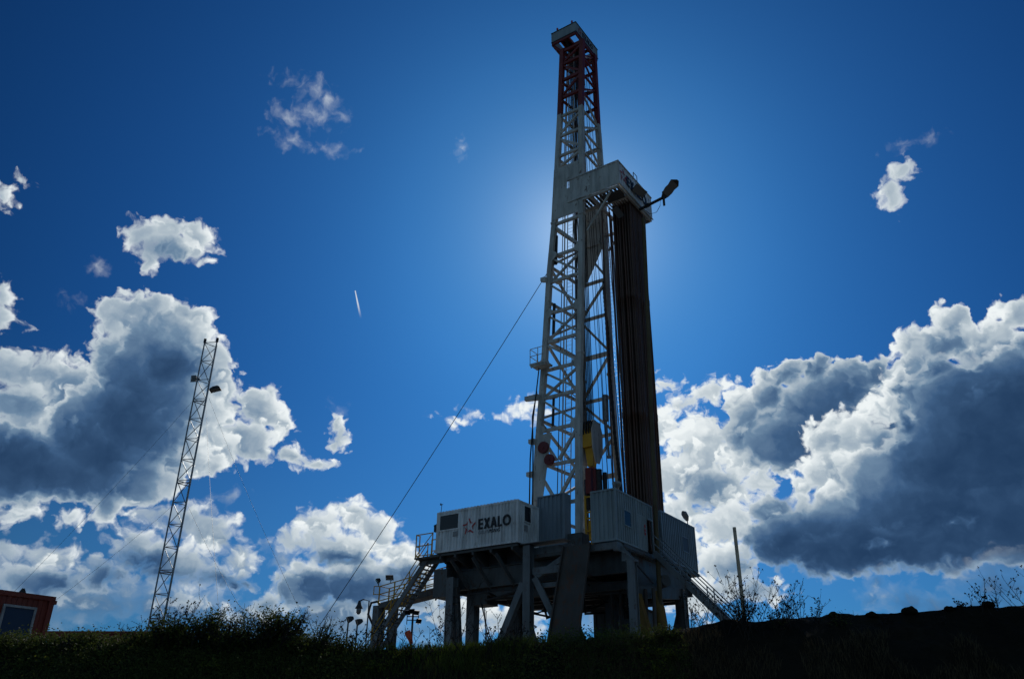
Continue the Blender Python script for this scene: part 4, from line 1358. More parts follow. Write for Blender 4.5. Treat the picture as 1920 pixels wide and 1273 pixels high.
# small windwall left of the mast leg
pan = thing('windwall_panel', 'narrow dark blue grey corrugated wall between the white cabin and the mast leg', 'wall panel', (-26.5, 42.6, 10.9))
MB().corr(0, 42.6, -27.4, -25.62, 10.9, 14.0, -1, 0.06, 0.3).build('sheet', SLATE, pan)
mb = MB()
mb.box((-27.48, 42.56, 10.86), (-27.4, 42.7, 14.05)).box((-25.62, 42.56, 10.86), (-25.48, 43.3, 14.05)).box((-27.4, 42.57, 13.98), (-25.62, 42.68, 14.06)).box((-27.4, 42.57, 10.84), (-25.62, 42.68, 10.92))
mb.build('edge_frame', SLATE, pan)

SC[0] = 1.0
# drillers' cabin at the near corner
du0, du1, dv0, dv1, dz0, dz1 = -22.97, -21.33, 41.3, 46.15, 10.42, 13.42
dog = thing('drillers_cabin', 'blue grey corrugated drillers cabin at the near floor corner, with a square window and door', 'cabin', (-22.1, 43.5, 10.42))
mb = MB()
for (u, v) in ((du0, dv0), (du1 - .1, dv0), (du1 - .1, dv1 - .1)):
    mb.box((u, v, dz0), (u + .1, v + .1, dz1))
mb.box((du0 + .1, dv0 + .004, dz1 - .1), (du1 - .1, dv0 + .096, dz1 - .002)).box((du0 + .1, dv0 + .004, dz0), (du1 - .1, dv0 + .096, dz0 + .1))
mb.box((du1 - .096, dv0 + .1, dz1 - .1), (du1 - .004, dv1 - .1, dz1 - .002)).box((du1 - .096, dv0 + .1, dz0), (du1 - .004, 45.25, dz0 + .1))
mb.box((du1 - .09, 43.95, 12.44), (du1 - .002, dv1 - .1, 12.52))
mb.box((du1 - .09, 43.9, dz0 + .1), (du1 - .002, 43.98, dz1 - .1))
mb.build('corner_frame', TEAL, dog)
mb = MB().corr(0, dv0 + .03, du0 + .1, du1 - .1, dz0 + .1, dz1 - .1, -1, 0.06, 0.29)
mb.corr(1, du1 - .014, dv0 + .1, 43.9, dz0 + .1, dz1 - .1, 1, 0.11, 0.28)
mb.corr(1, du1 - .014, 43.98, dv1 - .1, 12.52, dz1 - .1, 1, 0.11, 0.28)
mb.box((du0, dv0 + .1, dz0), (du0 + .05, dv1, dz1))
mb.build('wall', TEAL, dog)
MB().box((du0 + .06, dv0 + .12, dz1 - .09), (du1 - .1, dv1 - .1, dz1 - .03)).build('roof', TEAL, dog)
d = MB().corr(1, du1 + .0, 43.99, 45.2, dz0 + .1, 12.44, 1, 0.04, 0.22).build('door', TEAL, dog)
MB().box((du1 + .005, 45.2, dz0 + .1), (du1 - .05, 45.27, 12.44)).build('door_edge', TEAL, d)
mb = MB()
for i, z in enumerate((11.85, 11.6, 11.4)):
    mb.box((du1 + .003, 44.88, z), (du1 + .014 + .001 * i, 45.04, z + .16))
mb.build('sticker', LOGO, d)
window(dog, 1, du1 + .006, 1, 42.32, 43.12, 11.5, 12.34, GLASS, TEAL, 0.06)

# far cabin on the right
ru0, ru1, rv0, rv1, rz0, rz1 = -23.7, -21.3, 47.35, 52.7, 10.42, 13.45
rc = thing('cabin_container', 'dark slate corrugated container with one brown window, right end of the drill floor', 'cabin container', (-22.5, 50, 10.42))
mb = MB()
frame_box(mb, ru0, ru1, rv0, rv1, rz0, rz1, 0.1)
mb.box((ru1 - .09, 49.9, rz0 + .1), (ru1 - .001, 49.98, rz1 - .1))
mb.build('corner_frame', SLATE, rc)
mb = MB().corr(1, ru1 - .014, rv0 + .1, 49.9, rz0 + .1, rz1 - .1, 1, 0.11, 0.28).corr(1, ru1 - .014, 49.98, rv1 - .1, rz0 + .1, rz1 - .1, 1, 0.11, 0.28)
mb.corr(0, rv0 + .014, ru0 + .1, ru1 - .1, rz0 + .1, rz1 - .1, -1, 0.04, 0.25)
mb.box((ru0 + .02, rv0 + .1, rz0), (ru0 + .06, rv1 - .1, rz1 - .02)).box((ru0 + .1, rv1 - .06, rz0 + .02), (ru1 - .1, rv1 - .02, rz1 - .02))
mb.build('wall', SLATE, rc)
MB().box((ru0 + .06, rv0 + .1, rz1 - .08), (ru1 - .1, rv1 - .1, rz1 - .02)).build('roof', SLATE, rc)
MB().box((ru0 + .06, rv0 + .1, rz0 - .03), (ru1 - .1, rv1 - .1, rz0 + .04)).build('floor', DARK, rc)
window(rc, 1, ru1 + .004, 1, 50.45, 51.35, 11.48, 12.38, BROWNGLASS, SLATE, 0.06)
l = thing('roof_lamp', 'lone oval floodlight on a short stem on the slate container roof', 'floodlight', (-21.4, 51.7, 13.45))
MB().tube([(-21.4, 51.8, 13.42), (-21.4, 51.78, 13.75), (-21.4, 51.6, 13.9)], 0.035, 6).build('stem', DARK, l)
MB().tube([(-21.4, 51.78, 13.72), (-21.4, 51.6, 13.92), (-21.4, 51.3, 14.1), (-21.4, 51.1, 14.17)], [.09, .2, .2, .08], 12).build('lamp_head', GALV, l)
l = thing('work_lamp', 'round work lamp standing on the roof of the drillers cabin', 'floodlight', (-21.6, 43.0, 13.42))
MB().tube([(-21.75, 42.4, 13.4), (-21.75, 42.4, 13.75)], 0.03, 6).build('stem', DARK, l)
MB().tube([(-21.75, 42.4, 13.72), (-21.75, 42.4, 13.85), (-21.75, 42.4, 14.0), (-21.75, 42.4, 14.06)], [.1, .24, .3, .26], 14).build('lamp_head', GALV, l)

# lettering on the racking board and on the crown board
stroke_letters('EXALO', (FU1 + .06, 44.15, 36.45), (0, 1, 0), (0, 0, 1), 0.85, (1, 0, 0), NAVY, bsign)
star_emblem((FU1 + .06, 43.65, 36.9), (0, 1, 0), (0, 0, 1), 0.55, (1, 0, 0), LOGO, bsign)
stroke_letters('EXALO', (cu1 * 0 - 23.745, 43.75, 52.48), (0, 1, 0), (0, 0, 1), 0.46, (1, 0, 0), NAVY, signr)
star_emblem((-23.745, 43.3, 52.7), (0, 1, 0), (0, 0, 1), 0.3, (1, 0, 0), LOGO, signr)

# ------------------------------------------------------------------ substructure
sub = thing('substructure', 'heavy dark grey steel substructure on box columns that lifts the drill floor', 'rig substructure', (-27, 46, GZ))
mb = MB()
mb.box((-28.0, 42.2, 10.2), (-21.36, 53.0, 10.40)).box((-35.2, 43.15, 10.2), (-28.05, 52.0, 10.40))
mb.build('drill_floor', STEEL, sub)
mb = MB()
mb.ibeam((-35.0, 43.0, 9.55), (-21.4, 43.0, 9.55), 0.3, 1.25, 0.05)
mb.ibeam((-35.0, 51.6, 9.45), (-21.4, 51.6, 9.45), 0.3, 1.4, 0.05)
mb.ibeam((-21.75, 43.2, 9.3), (-21.75, 51.4, 9.3), 0.3, 1.7, 0.05)
mb.ibeam((-27.6, 43.2, 9.5), (-27.6, 51.4, 9.5), 0.3, 1.2, 0.05)
mb.ibeam((-31.6, 43.2, 9.3), (-31.6, 51.4, 9.3), 0.3, 1.6, 0.05)
mb.ibeam((-24.8, 43.2, 9.6), (-24.8, 51.4, 9.6), 0.25, 1.0, 0.05)
mb.ibeam((-34.6, 43.2, 9.5), (-34.6, 51.4, 9.5), 0.3, 1.2, 0.05)
for v in (45.0, 47.2, 49.4):
    mb.ibeam((-34.6, v, 9.75), (-21.9, v, 9.75), 0.22, 0.8, 0.04)
mb.build('girder', STEEL, sub)
# edge beam under the panels and the cantilever that carries the white cabin
MB().box((-27.9, 42.3, 10.42), (-24.9, 42.75, 10.82)).box((-28.05, 41.55, 10.96), (-24.95, 42.5, 11.0)).build('edge_beam', LSTEEL, sub)
MB().box((-23.1, 41.42, 9.98), (-21.4, 41.65, 10.38)).box((-21.62, 41.35, 9.85), (-21.36, 41.75, 10.36)).box((-21.6, 41.7, 10.15), (-21.42, 46.0, 10.36)).build('edge_beam', LSTEEL, sub)
mb = MB()
for u in (-34.2, -33.0, -31.6, -30.2, -28.6):
    mb.poly([(u - .07, 41.45, 11.02), (u - .07, 43.1, 11.02), (u - .07, 43.1, 10.2), (u - .07, 41.45, 10.72)], (0.14, 0, 0))
mb.box((-35.1, 41.45, 10.9), (-28.2, 41.6, 11.05)).box((-35.1, 43.2, 10.42), (-28.2, 43.5, 11.03))
mb.build('cabin_bracket', STEEL, sub)
for u in (-33.4, -31.7, -29.9):
    MB().bar((u, 41.6, 10.6), (u + .5, 43.0, 8.9), 0.12, 0.22).build('bracket_brace', STEEL, sub)
# columns
def column(u, v, w=0.5, z1=10.2, d=None, mat=None):
    d = d or w
    mb = MB()
    t = 0.05
    mb.box((u - w / 2, v - d / 2, GZ), (u + w / 2, v - d / 2 + t, z1)).box((u - w / 2, v + d / 2 - t, GZ), (u + w / 2, v + d / 2, z1))
    mb.box((u - w / 2 + .07, v - d / 2 + t + .001, GZ), (u + w / 2 - .07, v + d / 2 - t - .001, z1))
    return mb.build('column', mat or LSTEEL, sub)
column(-27.68, 41.9, 0.5, 10.9)
column(-20.72, 41.75, 0.42, 9.3)
column(-33.7, 42.2, 0.55, 9.6)
column(-33.5, 44.2, 0.62, 9.0)
column(-33.6, 50.5, 0.6, 9.6, mat=STEEL)
column(-21.6, 50.2, 0.6, 9.0, mat=STEEL)
column(-27.6, 50.6, 0.7, 9.6, mat=STEEL)
column(-24.2, 46.2, 0.9, 9.6, mat=STEEL)
column(-25.9, 44.2, 0.6, 9.6, mat=STEEL)
column(-31.6, 46.5, 0.55, 9.2, mat=STEEL)
MB().box((-21.0, 41.55, 9.2), (-20.4, 41.95, 9.32)).bar((-21.3, 41.6, 9.9), (-20.5, 41.6, 9.3), 0.1, 0.08).poly([(-21.3, 41.7, 10.2), (-21.3, 41.7, 9.3), (-20.45, 41.7, 9.3)], (0, .05, 0)).build('column_cap', LSTEEL, sub)
def brace(p, q, w=0.34, h=0.34, mat=None):
    return MB().bar(p, q, w, h).build('brace', mat or LSTEEL, sub)
brace((-28.0, 41.9, 8.7), (-32.0, 41.9, GZ + .2), 0.36, 0.42)
brace((-27.2, 41.9, 8.95), (-25.2, 42.3, 5.0), 0.3, 0.36)
brace((-26.6, 43.5, 9.0), (-24.3, 43.5, 4.0), 0.3, 0.36, STEEL)
brace((-27.2, 42.0, 9.0), (-25.0, 42.2, 10.2), 0.24, 0.3)
brace((-27.4, 42.0, 9.35), (-24.6, 42.0, 9.35), 0.28, 0.42)
brace((-27.0, 42.3, 8.55), (-24.6, 42.3, 8.55), 0.26, 0.26)
brace((-33.4, 42.3, 9.0), (-32.6, 42.4, GZ), 0.26, 0.3, STEEL)
brace((-33.4, 44.2, 8.2), (-34.5, 44.2, GZ), 0.26, 0.3)
brace((-31.7, 46.4, 8.6), (-32.9, 46.4, GZ), 0.3, 0.4, STEEL)
brace((-33.5, 50.3, 8.6), (-30.5, 50.3, GZ), 0.3, 0.36, STEEL)
brace((-21.6, 43.0, 7.9), (-21.6, 50.3, 8.75), 0.3, 0.7, STEEL)
brace((-31.6, 44.0, 8.5), (-22.0, 44.6, 8.2), 0.25, 0.3, STEEL)
brace((-27.6, 50.4, 8.4), (-24.0, 50.4, GZ), 0.32, 0.4, STEEL)
brace((-21.6, 50.0, 8.0), (-24.0, 50.0, GZ), 0.2, 0.25, STEEL)
MB().box((-35.07, 41.95, 8.43), (-33.98, 43.3, 10.18)).build('tank', STEEL, sub)
MB().box((-33.05, 43.4, 8.0), (-31.8, 44.6, 9.5)).build('tank', STEEL, sub)
mb = MB()
mb.poly([(-33.3, 43.3, 9.2), (-27.8, 43.3, 9.2), (-27.8, 43.3, 8.15), (-30.8, 43.3, 8.35), (-32.0, 43.3, 8.9)], (0, 0.08, 0))
mb.build('skirt_plate', STEEL, sub)
for i, v in enumerate((44.1, 45.6, 46.9, 48.3, 49.8, 51.2)):
    MB().ibeam((-31.8, v, 8.55 - .05 * (i % 2)), (-21.9, v, 8.45 + .05 * (i % 3)), 0.24, 0.5, 0.04).build('joist', STEEL, sub)
mb = MB()
for i in range(9):
    u = -30.9 + i * 1.02
    mb.tube([(u, 43.6 + .7 * (i % 3), 8.9), (u + .15, 44.6 + .5 * (i % 4), 7.9 - .35 * (i % 3)), (u + .9, 46.5, 7.7 - .3 * (i % 2)), (u + 1.1, 49, 8.6)], .05 + .02 * (i % 3), 7)
mb.build('hanging_hoses', BLACK, sub)

mb = MB()
for (v, z, r) in ((47.0, 8.95, .36),):
    mb.tube([(-21.45, v, z), (-21.0, v - .2, z + .05)], r, 16)
mb.build('air_tank', STEEL, sub)
mb = MB()
mb.tube([(-20.9, 42.4, 9.35), (-20.85, 44.6, 8.5)], 0.05, 8).tube([(-33.4, 42.0, 8.4), (-30.0, 42.6, 8.6), (-28.0, 42.6, 8.4)], 0.04, 6)
mb.tube([(-31.8, 43.2, 8.2), (-27.9, 43.2, 8.75)], 0.07, 8).tube([(-25.0, 42.4, 8.6), (-22.0, 42.6, 8.3)], 0.05, 8)
mb.build('pipework', DARK, sub)

# V-door ramp: rust-streaked plate that leans out from the floor edge
ramp = thing('pipe_ramp', 'wide rust streaked steel ramp plate leaning from the drill floor edge to the ground', 'ramp', (-24, 40, GZ))
k = (10.4 - GZ) / (10.4 - 6.9)
zb, vb = GZ, 41.25 - 0.8 * k
du = -0.22 * k
MB().poly([(-24.75, 41.25, 10.42), (-23.05, 41.25, 10.42), (-23.05 + du * .7, vb, zb), (-24.75 + du, vb, zb)], (0, 0.12, 0)).build('plate', RUSTY, ramp)
for (ut, ub) in ((-24.78, -24.78 + du), (-23.02, -23.02 + du * .7)):
    MB().bar((ut, 41.2, 10.44), (ub, vb - .05, zb), 0.09, 0.16).build('side_rail', RUSTY, ramp)

# blowout preventer stack in the cellar under the floor
bop = thing('wellhead_stack', 'dim yellow and grey valve stack under the drill floor behind the near column', 'valve stack', (-21.8, 44.5, GZ))
mb = MB()
for (z0, z1, r) in ((GZ, 2.4, .35), (2.4, 3.3, .62), (3.3, 3.6, .42), (3.6, 4.6, .6), (4.6, 4.9, .45), (4.9, 6.3, .55), (6.3, 6.6, .7)):
    mb.tube([(-22.6, 45.0, z0), (-22.6, 45.0, z1)], r, 18)
mb.build('body', DARK, bop)
MB().poly([(-22.0, 43.8, 8.1), (-21.5, 43.8, 8.1), (-20.95, 43.8, 5.9), (-21.7, 43.8, 5.7)], (0, .5, 0)).build('yellow_shroud', DYELLOW, bop)
MB().tube([(-21.2, 45.6, 8.2), (-21.0, 45.6, 7.2), (-20.9, 45.6, 6.2), (-21.15, 45.6, 5.4)], [.2, .32, .34, .2], 12).build('accumulator', DYELLOW, bop)
mb = MB()
for u in (-23.6, -23.0, -22.2, -21.4, -20.9):
    mb.tube([(u, 44.4, GZ), (u + .1, 44.5, 8.2)], 0.11, 8)
mb.build('riser_pipe', RUSTY, bop)

# dark machinery standing in the cellar area behind the ramp
sk = thing('cellar_housing', 'dark steel housing standing on the ground under the floor behind the ramp', 'housing', (-24.5, 48.3, GZ))
mb = MB().box((-26.4, 47.4, GZ), (-23.2, 49.6, 7.6))
for i in range(6):
    mb.box((-26.3 + i * .6, 47.34, GZ), (-26.18 + i * .6, 47.42, 7.5))
mb.build('body', STEEL, sk)
mb = MB().box((-26.5, 47.3, 7.6), (-23.1, 49.7, 7.72))
for u in (-26.4, -25.3, -24.3, -23.2):
    mb.tube([(u, 47.35, 7.7), (u, 47.35, 8.3)], 0.04, 6)
mb.build('top_plate', RUSTY, sk)
for i, (u, v, r, lab) in enumerate(((-24.9, 46.6, .10, 'thin rusty pipe leftmost under the floor right of the ramp'), (-24.3, 46.3, .05, 'thinnest rusty pipe under the floor right of the ramp'),
                                  (-23.3, 46.6, .16, 'thick rusty pipe under the floor left of the near column'), (-22.9, 45.4, .07, 'slim leaning rusty pipe just left of the near column'))):
    o = MB().tube([(u, v, GZ), (u + .12 * (i % 2), v, 6.0), (u + .2, v, 8.4)], r, 8).build('riser_pipe', RUSTY)
    tag(o, lab, 'pipe', 'rusty pipes under the drill floor')

# ------------------------------------------------------------------ stairs
def stair(label, p0, p1, v0, v1, rail_m, ext=1.0):
    """Straight flight in the u direction between the stringer planes v0 and v1."""
    (u0, z0), (u1, z1) = p0, p1
    st = thing('stair', label, 'steel stair', ((u0 + u1) / 2, (v0 + v1) / 2, min(z0, z1)))
    for v in (v0, v1):
        MB().bar((u0, v, z0), (u1, v, z1), 0.09, 0.32).build('stringer', LSTEEL, st)
    mb = MB()
    n = int(abs(z0 - z1) / 0.24)
    s = 1 if u1 > u0 else -1
    for i in range(n):
        t = (i + .5) / n
        u, z = u0 + (u1 - u0) * t, z0 + (z1 - z0) * t
        mb.box((u - .14, v0 + .05, z - .02), (u + .14, v1 - .05, z + .02))
    mb.build('treads', LSTEEL, st)
    for v in (v0, v1):
        mb = MB()
        for h in (0.55, 1.05):
            mb.tube([(u0, v, z0 + h), (u1, v, z1 + h)], 0.035, 6)
        for i in range(7):
            t = i / 6
            u, z = u0 + (u1 - u0) * t, z0 + (z1 - z0) * t
            mb.tube([(u, v, z), (u, v, z + 1.05)], 0.035, 6)
        mb.build('handrail', rail_m, st)
    return st


sl = (6.11 - 11.05) / (-39.99 + 35.8)
stair('steep open steel stair with yellow handrails at the left end of the rig', (-35.75, 11.0), (-35.75 - (11.0 - GZ) / sl, GZ), 42.0, 43.1, YELLOW)
sr = (6.3 - 10.4) / 3.9
stair('open steel stair going down to the right from the drillers cabin door', (-21.0, 10.4), (-21.0 + (10.4 - GZ) / 1.05, GZ), 45.35, 46.35, GALV)

pl = thing('stair_landing', 'small landing with yellow guard rails at the head of the left stair', 'landing', (-35.5, 42.3, 11.0))
MB().box((-36.45, 41.5, 10.92), (-34.6, 43.2, 11.02)).ibeam((-36.4, 42.0, 10.75), (-33.0, 42.0, 10.75), 0.15, 0.3).build('deck', STEEL, pl)
mb = MB()
for (a, b) in (((-36.4, 41.55), (-35.0, 41.55)), ((-36.4, 43.15), (-35.0, 43.15)), ((-36.4, 41.55), (-36.4, 41.9))):
    for h in (0.1, 0.75, 1.5):
        mb.tube([(a[0], a[1], 11.02 + h), (b[0], b[1], 11.02 + h)], 0.035, 6)
for (u, v) in ((-36.4, 41.55), (-35.0, 41.55), (-36.4, 43.15), (-35.0, 43.15), (-36.4, 41.9)):
    mb.tube([(u, v, 11.0), (u, v, 12.55)], 0.04, 6)
mb.tube([(-36.4, 41.55, 11.1), (-35.0, 41.55, 12.5)], 0.03, 6)
mb.build('guard_rail', YELLOW, pl)

# sloping flow-line walkway behind the left stair
wk = thing('walkway', 'gently sloping walkway with yellow rails behind the left stair', 'walkway', (-39, 44.4, GZ))
A, B = (-41.6, 8.85), (-34.6, 9.75)
MB().poly([(A[0], 43.9, A[1]), (B[0], 43.9, B[1]), (B[0], 43.9, B[1] - .5), (A[0], 43.9, A[1] - .35)], (0, 1.0, 0)).build('deck', STEEL, wk)
for v in (43.9, 44.9):
    mb = MB()
    for h in (0.15, 0.6, 1.15):
        mb.tube([(A[0], v, A[1] + h), (B[0], v, B[1] + h)], 0.035, 6)
    for i in range(6):
        t = i / 5
        u, z = A[0] + (B[0] - A[0]) * t, A[1] + (B[1] - A[1]) * t
        mb.tube([(u, v, z - .1), (u, v, z + 1.15)], 0.05, 6)
    if v == 43.9:
        for h in (0.6, 1.15):
            mb.tube([(A[0], 43.9, A[1] + h), (A[0] - .55, 43.9, A[1] + h + .05)], 0.03, 6)
        mb.tube([(A[0] - .55, 43.9, A[1] + .6), (A[0] - .55, 43.9, A[1] + 1.2)], 0.03, 6)
        mb.tube([(A[0], 43.9, A[1] + .6), (A[0], 44.9, A[1] + .6)], 0.03, 6)
        mb.tube([(A[0], 43.9, A[1] + 1.15), (A[0], 44.9, A[1] + 1.15)], 0.03, 6)
    mb.build('guard_rail', YELLOW, wk)
MB().box((-42.1, 43.9, GZ), (-41.55, 44.6, 8.72)).build('column', LSTEEL, wk)
MB().box((-40.9, 44.2, GZ), (-40.4, 44.7, 8.4)).build('column', STEEL, wk)
MB().tube([(-42.1, 44.0, 7.5), (-42.6, 44.0, 8.2), (-42.4, 44.0, 8.95), (-41.8, 44.0, 9.0), (-41.3, 44.0, 8.6), (-41.2, 44.0, 7.4)], 0.09, 8).build('hose', BLACK, wk)
for u, lab in ((-41.75, 'small floodlight on the end rail of the left walkway'), (-40.6, 'small boxy floodlight clamped to the walkway rail beside the end one')):
    z = 8.9 + (u + 41.6) * .13
    l = thing('floodlight', lab, 'floodlight', (u, 43.9, z + 1.1), group='small floodlights left of the rig')
    MB().tube([(u, 43.9, z + 1.1), (u, 43.9, z + 1.4)], 0.03, 6).build('stem', DARK, l)
    mb = MB()
    ln = flood_head(mb, (u, 43.75, z + 1.45), (-.5 if u < -41 else .3, -.5, -.5), (0, 0, 1), .55, .36, .25)
    hd = mb.build('hood', DARK, l)
    MB().add(ln, [(0, 1, 2, 3)]).build('lens', LENS, hd)
for i in range(4):
    o = MB().tube(sag((-32.3 + .15 * i, 43.4, 8.2 - .2 * i), (-29.9 - .35 * i, 42.2, 4.6), .35 + .1 * i), 0.03, 5).build('loose_cable', BLACK)
    tag(o, 'thin dark cable drooping between the second left column and the slanting brace', 'cable', 'loose cables under the deck')
o = MB().tube(sag((-36.2, 43.6, 8.6), (-34.8, 43.3, 8.3), -0.5) + sag((-34.8, 43.3, 8.3), (-33.6, 42.6, 8.2), .4), 0.06, 7).build('loose_hose', BLACK)
tag(o, 'black hose looping in the air between the left stair and first column', 'hose')
l = thing('hanging_lamp', 'dark lamp hanging under the deck between the left columns', 'floodlight', (-32.47, 44, 8.3))
MB().tube([(-32.47, 44, 8.9), (-32.47, 44, 8.75)], 0.03, 6).build('stem', DARK, l)
mb = MB()
ln = flood_head(mb, (-32.47, 43.9, 8.55), (-.3, -.7, -.4), (0, 0, 1), .5, .5, .35)
hd = mb.build('hood', DARK, l)
MB().add(ln, [(0, 1, 2, 3)]).build('lens', LENS, hd)

# ------------------------------------------------------------------ lattice light tower on the left
TX, TY = -15.78, 38.9
tw = thing('lattice_tower', 'slender galvanised three legged lattice tower held by guy wires on the left', 'lattice tower', (TX, TY, 2.35), 'world')
TT = 18.77 + EYE
TR = 0.40
TANG = [radians(a) for a in (200, 320, 80)]
def tw_pt(k, z):
    return (TX + TR * cos(TANG[k]), TY + TR * sin(TANG[k]), z)
for k in range(3):
    MB().tube([tw_pt(k, 2.3), tw_pt(k, TT + .12)], 0.036, 8).build('leg', GALV, tw)
nb = 17
for i in range(nb):
    z0, z1 = 2.4 + (TT - 2.4) * i / nb, 2.4 + (TT - 2.4) * (i + 1) / nb
    mb = MB()
    for k in range(3):
        a, b = (k, (k + 1) % 3) if i % 2 else ((k + 1) % 3, k)
        mb.tube([tw_pt(a, z0), tw_pt(b, z1)], 0.019, 5)
        mb.tube([tw_pt(k, z1), tw_pt((k + 1) % 3, z1)], 0.019, 5)
        if i % 4 == 1:
            mb.tube([tw_pt(k, z1 - .12), tw_pt((k + 1) % 3, z1 - .12)], 0.024, 5)
    mb.build('lacing', GALV, tw)
for k in (0, 1):
    MB().tube([tw_pt(k, TT), tw_pt(k, TT + .22)], 0.07, 8).build('obstacle_lamp', DARK, tw)
for (x, y, z, d, lab) in ((TX - .62, TY - .05, 16.75 + EYE, (-.2, -.9, -.1), 'square floodlight on the left side of the lattice tower'),
                          (TX + .55, TY + .1, 16.25 + EYE, (.75, -.1, -.66), 'long hooded floodlight sticking out right of the lattice tower')):
    l = thing('floodlight', lab, 'floodlight', (x, y, z - .2), 'world', 'floodlights on the lattice tower')
    mb = MB()
    if x < TX:
        ln = flood_head(mb, (x, y, z), d, (0, 0, 1), .26, .34, .24)
    else:
        ln = flood_head(mb, (x, y, z - .05), (.25, -.2, -.9), (0.9, 0, .35), .28, .55, .22)
    hd = mb.build('hood', DARK, l)
    MB().add(ln, [(0, 1, 2, 3)]).build('lens', LENS, hd)
    MB().tube([(TX + (.3 if x > TX else -.3), TY, z), (x, y, z)], 0.03, 6).build('bracket', DARK, l)
GW = 'guy wires of the lattice tower'
def ray_down(a, b):
    """Continue the line a-b down to the pad."""
    a, b = Vector(a), Vector(b)
    t = (2.35 - a.z) / (b.z - a.z)
    return a + (b - a) * t
for (a, b, lab) in (((TX + .35, TY, 15.7 + EYE), (-6.97, 29.18, 4.02 + EYE), 'upper guy wire of the lattice tower slanting down to the right'),
                    ((TX + .2, TY, 15.6 + EYE), (-9.62, 28.42, 4.14 + EYE), 'upper guy wire of the lattice tower dropping almost straight down'),
                    ((TX - .35, TY, 15.7 + EYE), (-17.16, 29.35, 4.71 + EYE), 'upper guy wire of the lattice tower slanting down to the left'),
                    ((TX - .35, TY, 10.2 + EYE), (-16.05, 29.97, 4.56 + EYE), 'lower guy wire of the lattice tower slanting left towards the orange cabin'),
                    ((TX + .35, TY, 10.1 + EYE), (-9.2, 29.4, 4.4 + EYE), 'lower guy wire of the lattice tower slanting down to the right')):
    o = MB().tube(sag(a, ray_down(a, b), 0.3, 10), 0.005, 5).build('tower_guy_wire', CABLE, None, 'world')
    tag(o, lab, 'guy wire', GW)

# ------------------------------------------------------------------ orange cabins on the left
oc = thing('site_cabin', 'orange steel site cabin with one grey framed window at the left edge', 'site cabin', (-15.5, 22.5, 2.35), 'world')
P0, P1 = Vector((-12.70, 23.83, 0)), Vector((-13.62, 22.71, 0))
dl = (P1 - P0).normalized()
dn = Vector((dl.y, -dl.x, 0))
if dn.dot(P0) > 0:
    dn = -dn
ztop = 3.58 + EYE
def OC(s, t, z):                                    # s along the face to the left, t into the cabin
    p = P0 + dl * s - dn * t
    return (p.x, p.y, z)
def obox(mb, s0, s1, t0, t1, z0, z1):
    v = [OC(s, t, z) for z in (z0, z1) for (s, t) in ((s0, t0), (s1, t0), (s1, t1), (s0, t1))]
    return mb.add(v, [(3, 2, 1, 0), (4, 5, 6, 7), (0, 1, 5, 4), (1, 2, 6, 5), (2, 3, 7, 6), (3, 0, 4, 7)])
mb = MB()
n = 22
pr = []
for i in range(n):
    b, s = i * 6.0 / n, 6.0 / n
    pr += [(b, 0), (b + s * .4, 0), (b + s * .5, .03), (b + s * .9, .03)]
pr.append((6.0, 0))
mb.add([OC(s, .02 + d, z) for s, d in pr for z in (2.5, ztop - .1)], [(2 * i, 2 * i + 2, 2 * i + 3, 2 * i + 1) for i in range(len(pr) - 1)])
obox(mb, 0.01, 5.98, .08, 2.4, 2.4, ztop - .1)
mb.build('wall', ORANGE, oc)
mb = obox(MB(), -.03, 6.03, -.03, 2.5, ztop - .12, ztop)
obox(mb, -.08, .04, -.03, .1, ztop - .2, ztop - .1)
mb.build('roof', ORANGE, oc)
mb = obox(MB(), -.02, .12, -.02, .12, 2.4, ztop - .122)
mb.build('corner_post', ORANGE, oc)
mb = MB()
s0, s1, w0, w1 = .46, 1.20, 2.6, ztop - .40
obox(mb, s0 - .06, s1 + .06, -.04, .08, w1, w1 + .06); obox(mb, s0 - .06, s1 + .06, -.04, .08, w0 - .06, w0)
obox(mb, s0 - .06, s0, -.04, .08, w0, w1); obox(mb, s1, s1 + .06, -.04, .08, w0, w1)
w = mb.build('window', FRAME, oc)
obox(MB(), s0, s1, -.005, .04, w0, w1).build('pane', BLUEGLASS, w)
mb = MB()
c = Vector(OC(.85, .05, ztop))
mb.poly([c + dl * -.1, c + dl * .1, c + dl * .03 + Vector((0, 0, .12)), c + dl * -.03 + Vector((0, 0, .12))], -dn * .03)
mb.build('lifting_eye', DARK, oc)

oc2 = thing('site_cabin', 'low orange cabin roof showing just above the bushes left of the lattice tower', 'site cabin', (-16, 35, 2.35), 'world')
MB().poly([(-17.8, 33.6, 2.4), (-13.6, 35.4, 2.4), (-13.6, 35.4, 5.62), (-17.8, 33.6, 5.36)], (-1.0, 2.2, 0)).build('wall', ORANGE, oc2)
MB().poly([(-17.9, 33.5, 5.37), (-13.5, 35.3, 5.63), (-13.5, 35.3, 5.72), (-17.9, 33.5, 5.46)], (-1.1, 2.4, 0)).build('roof', ORANGE, oc2)

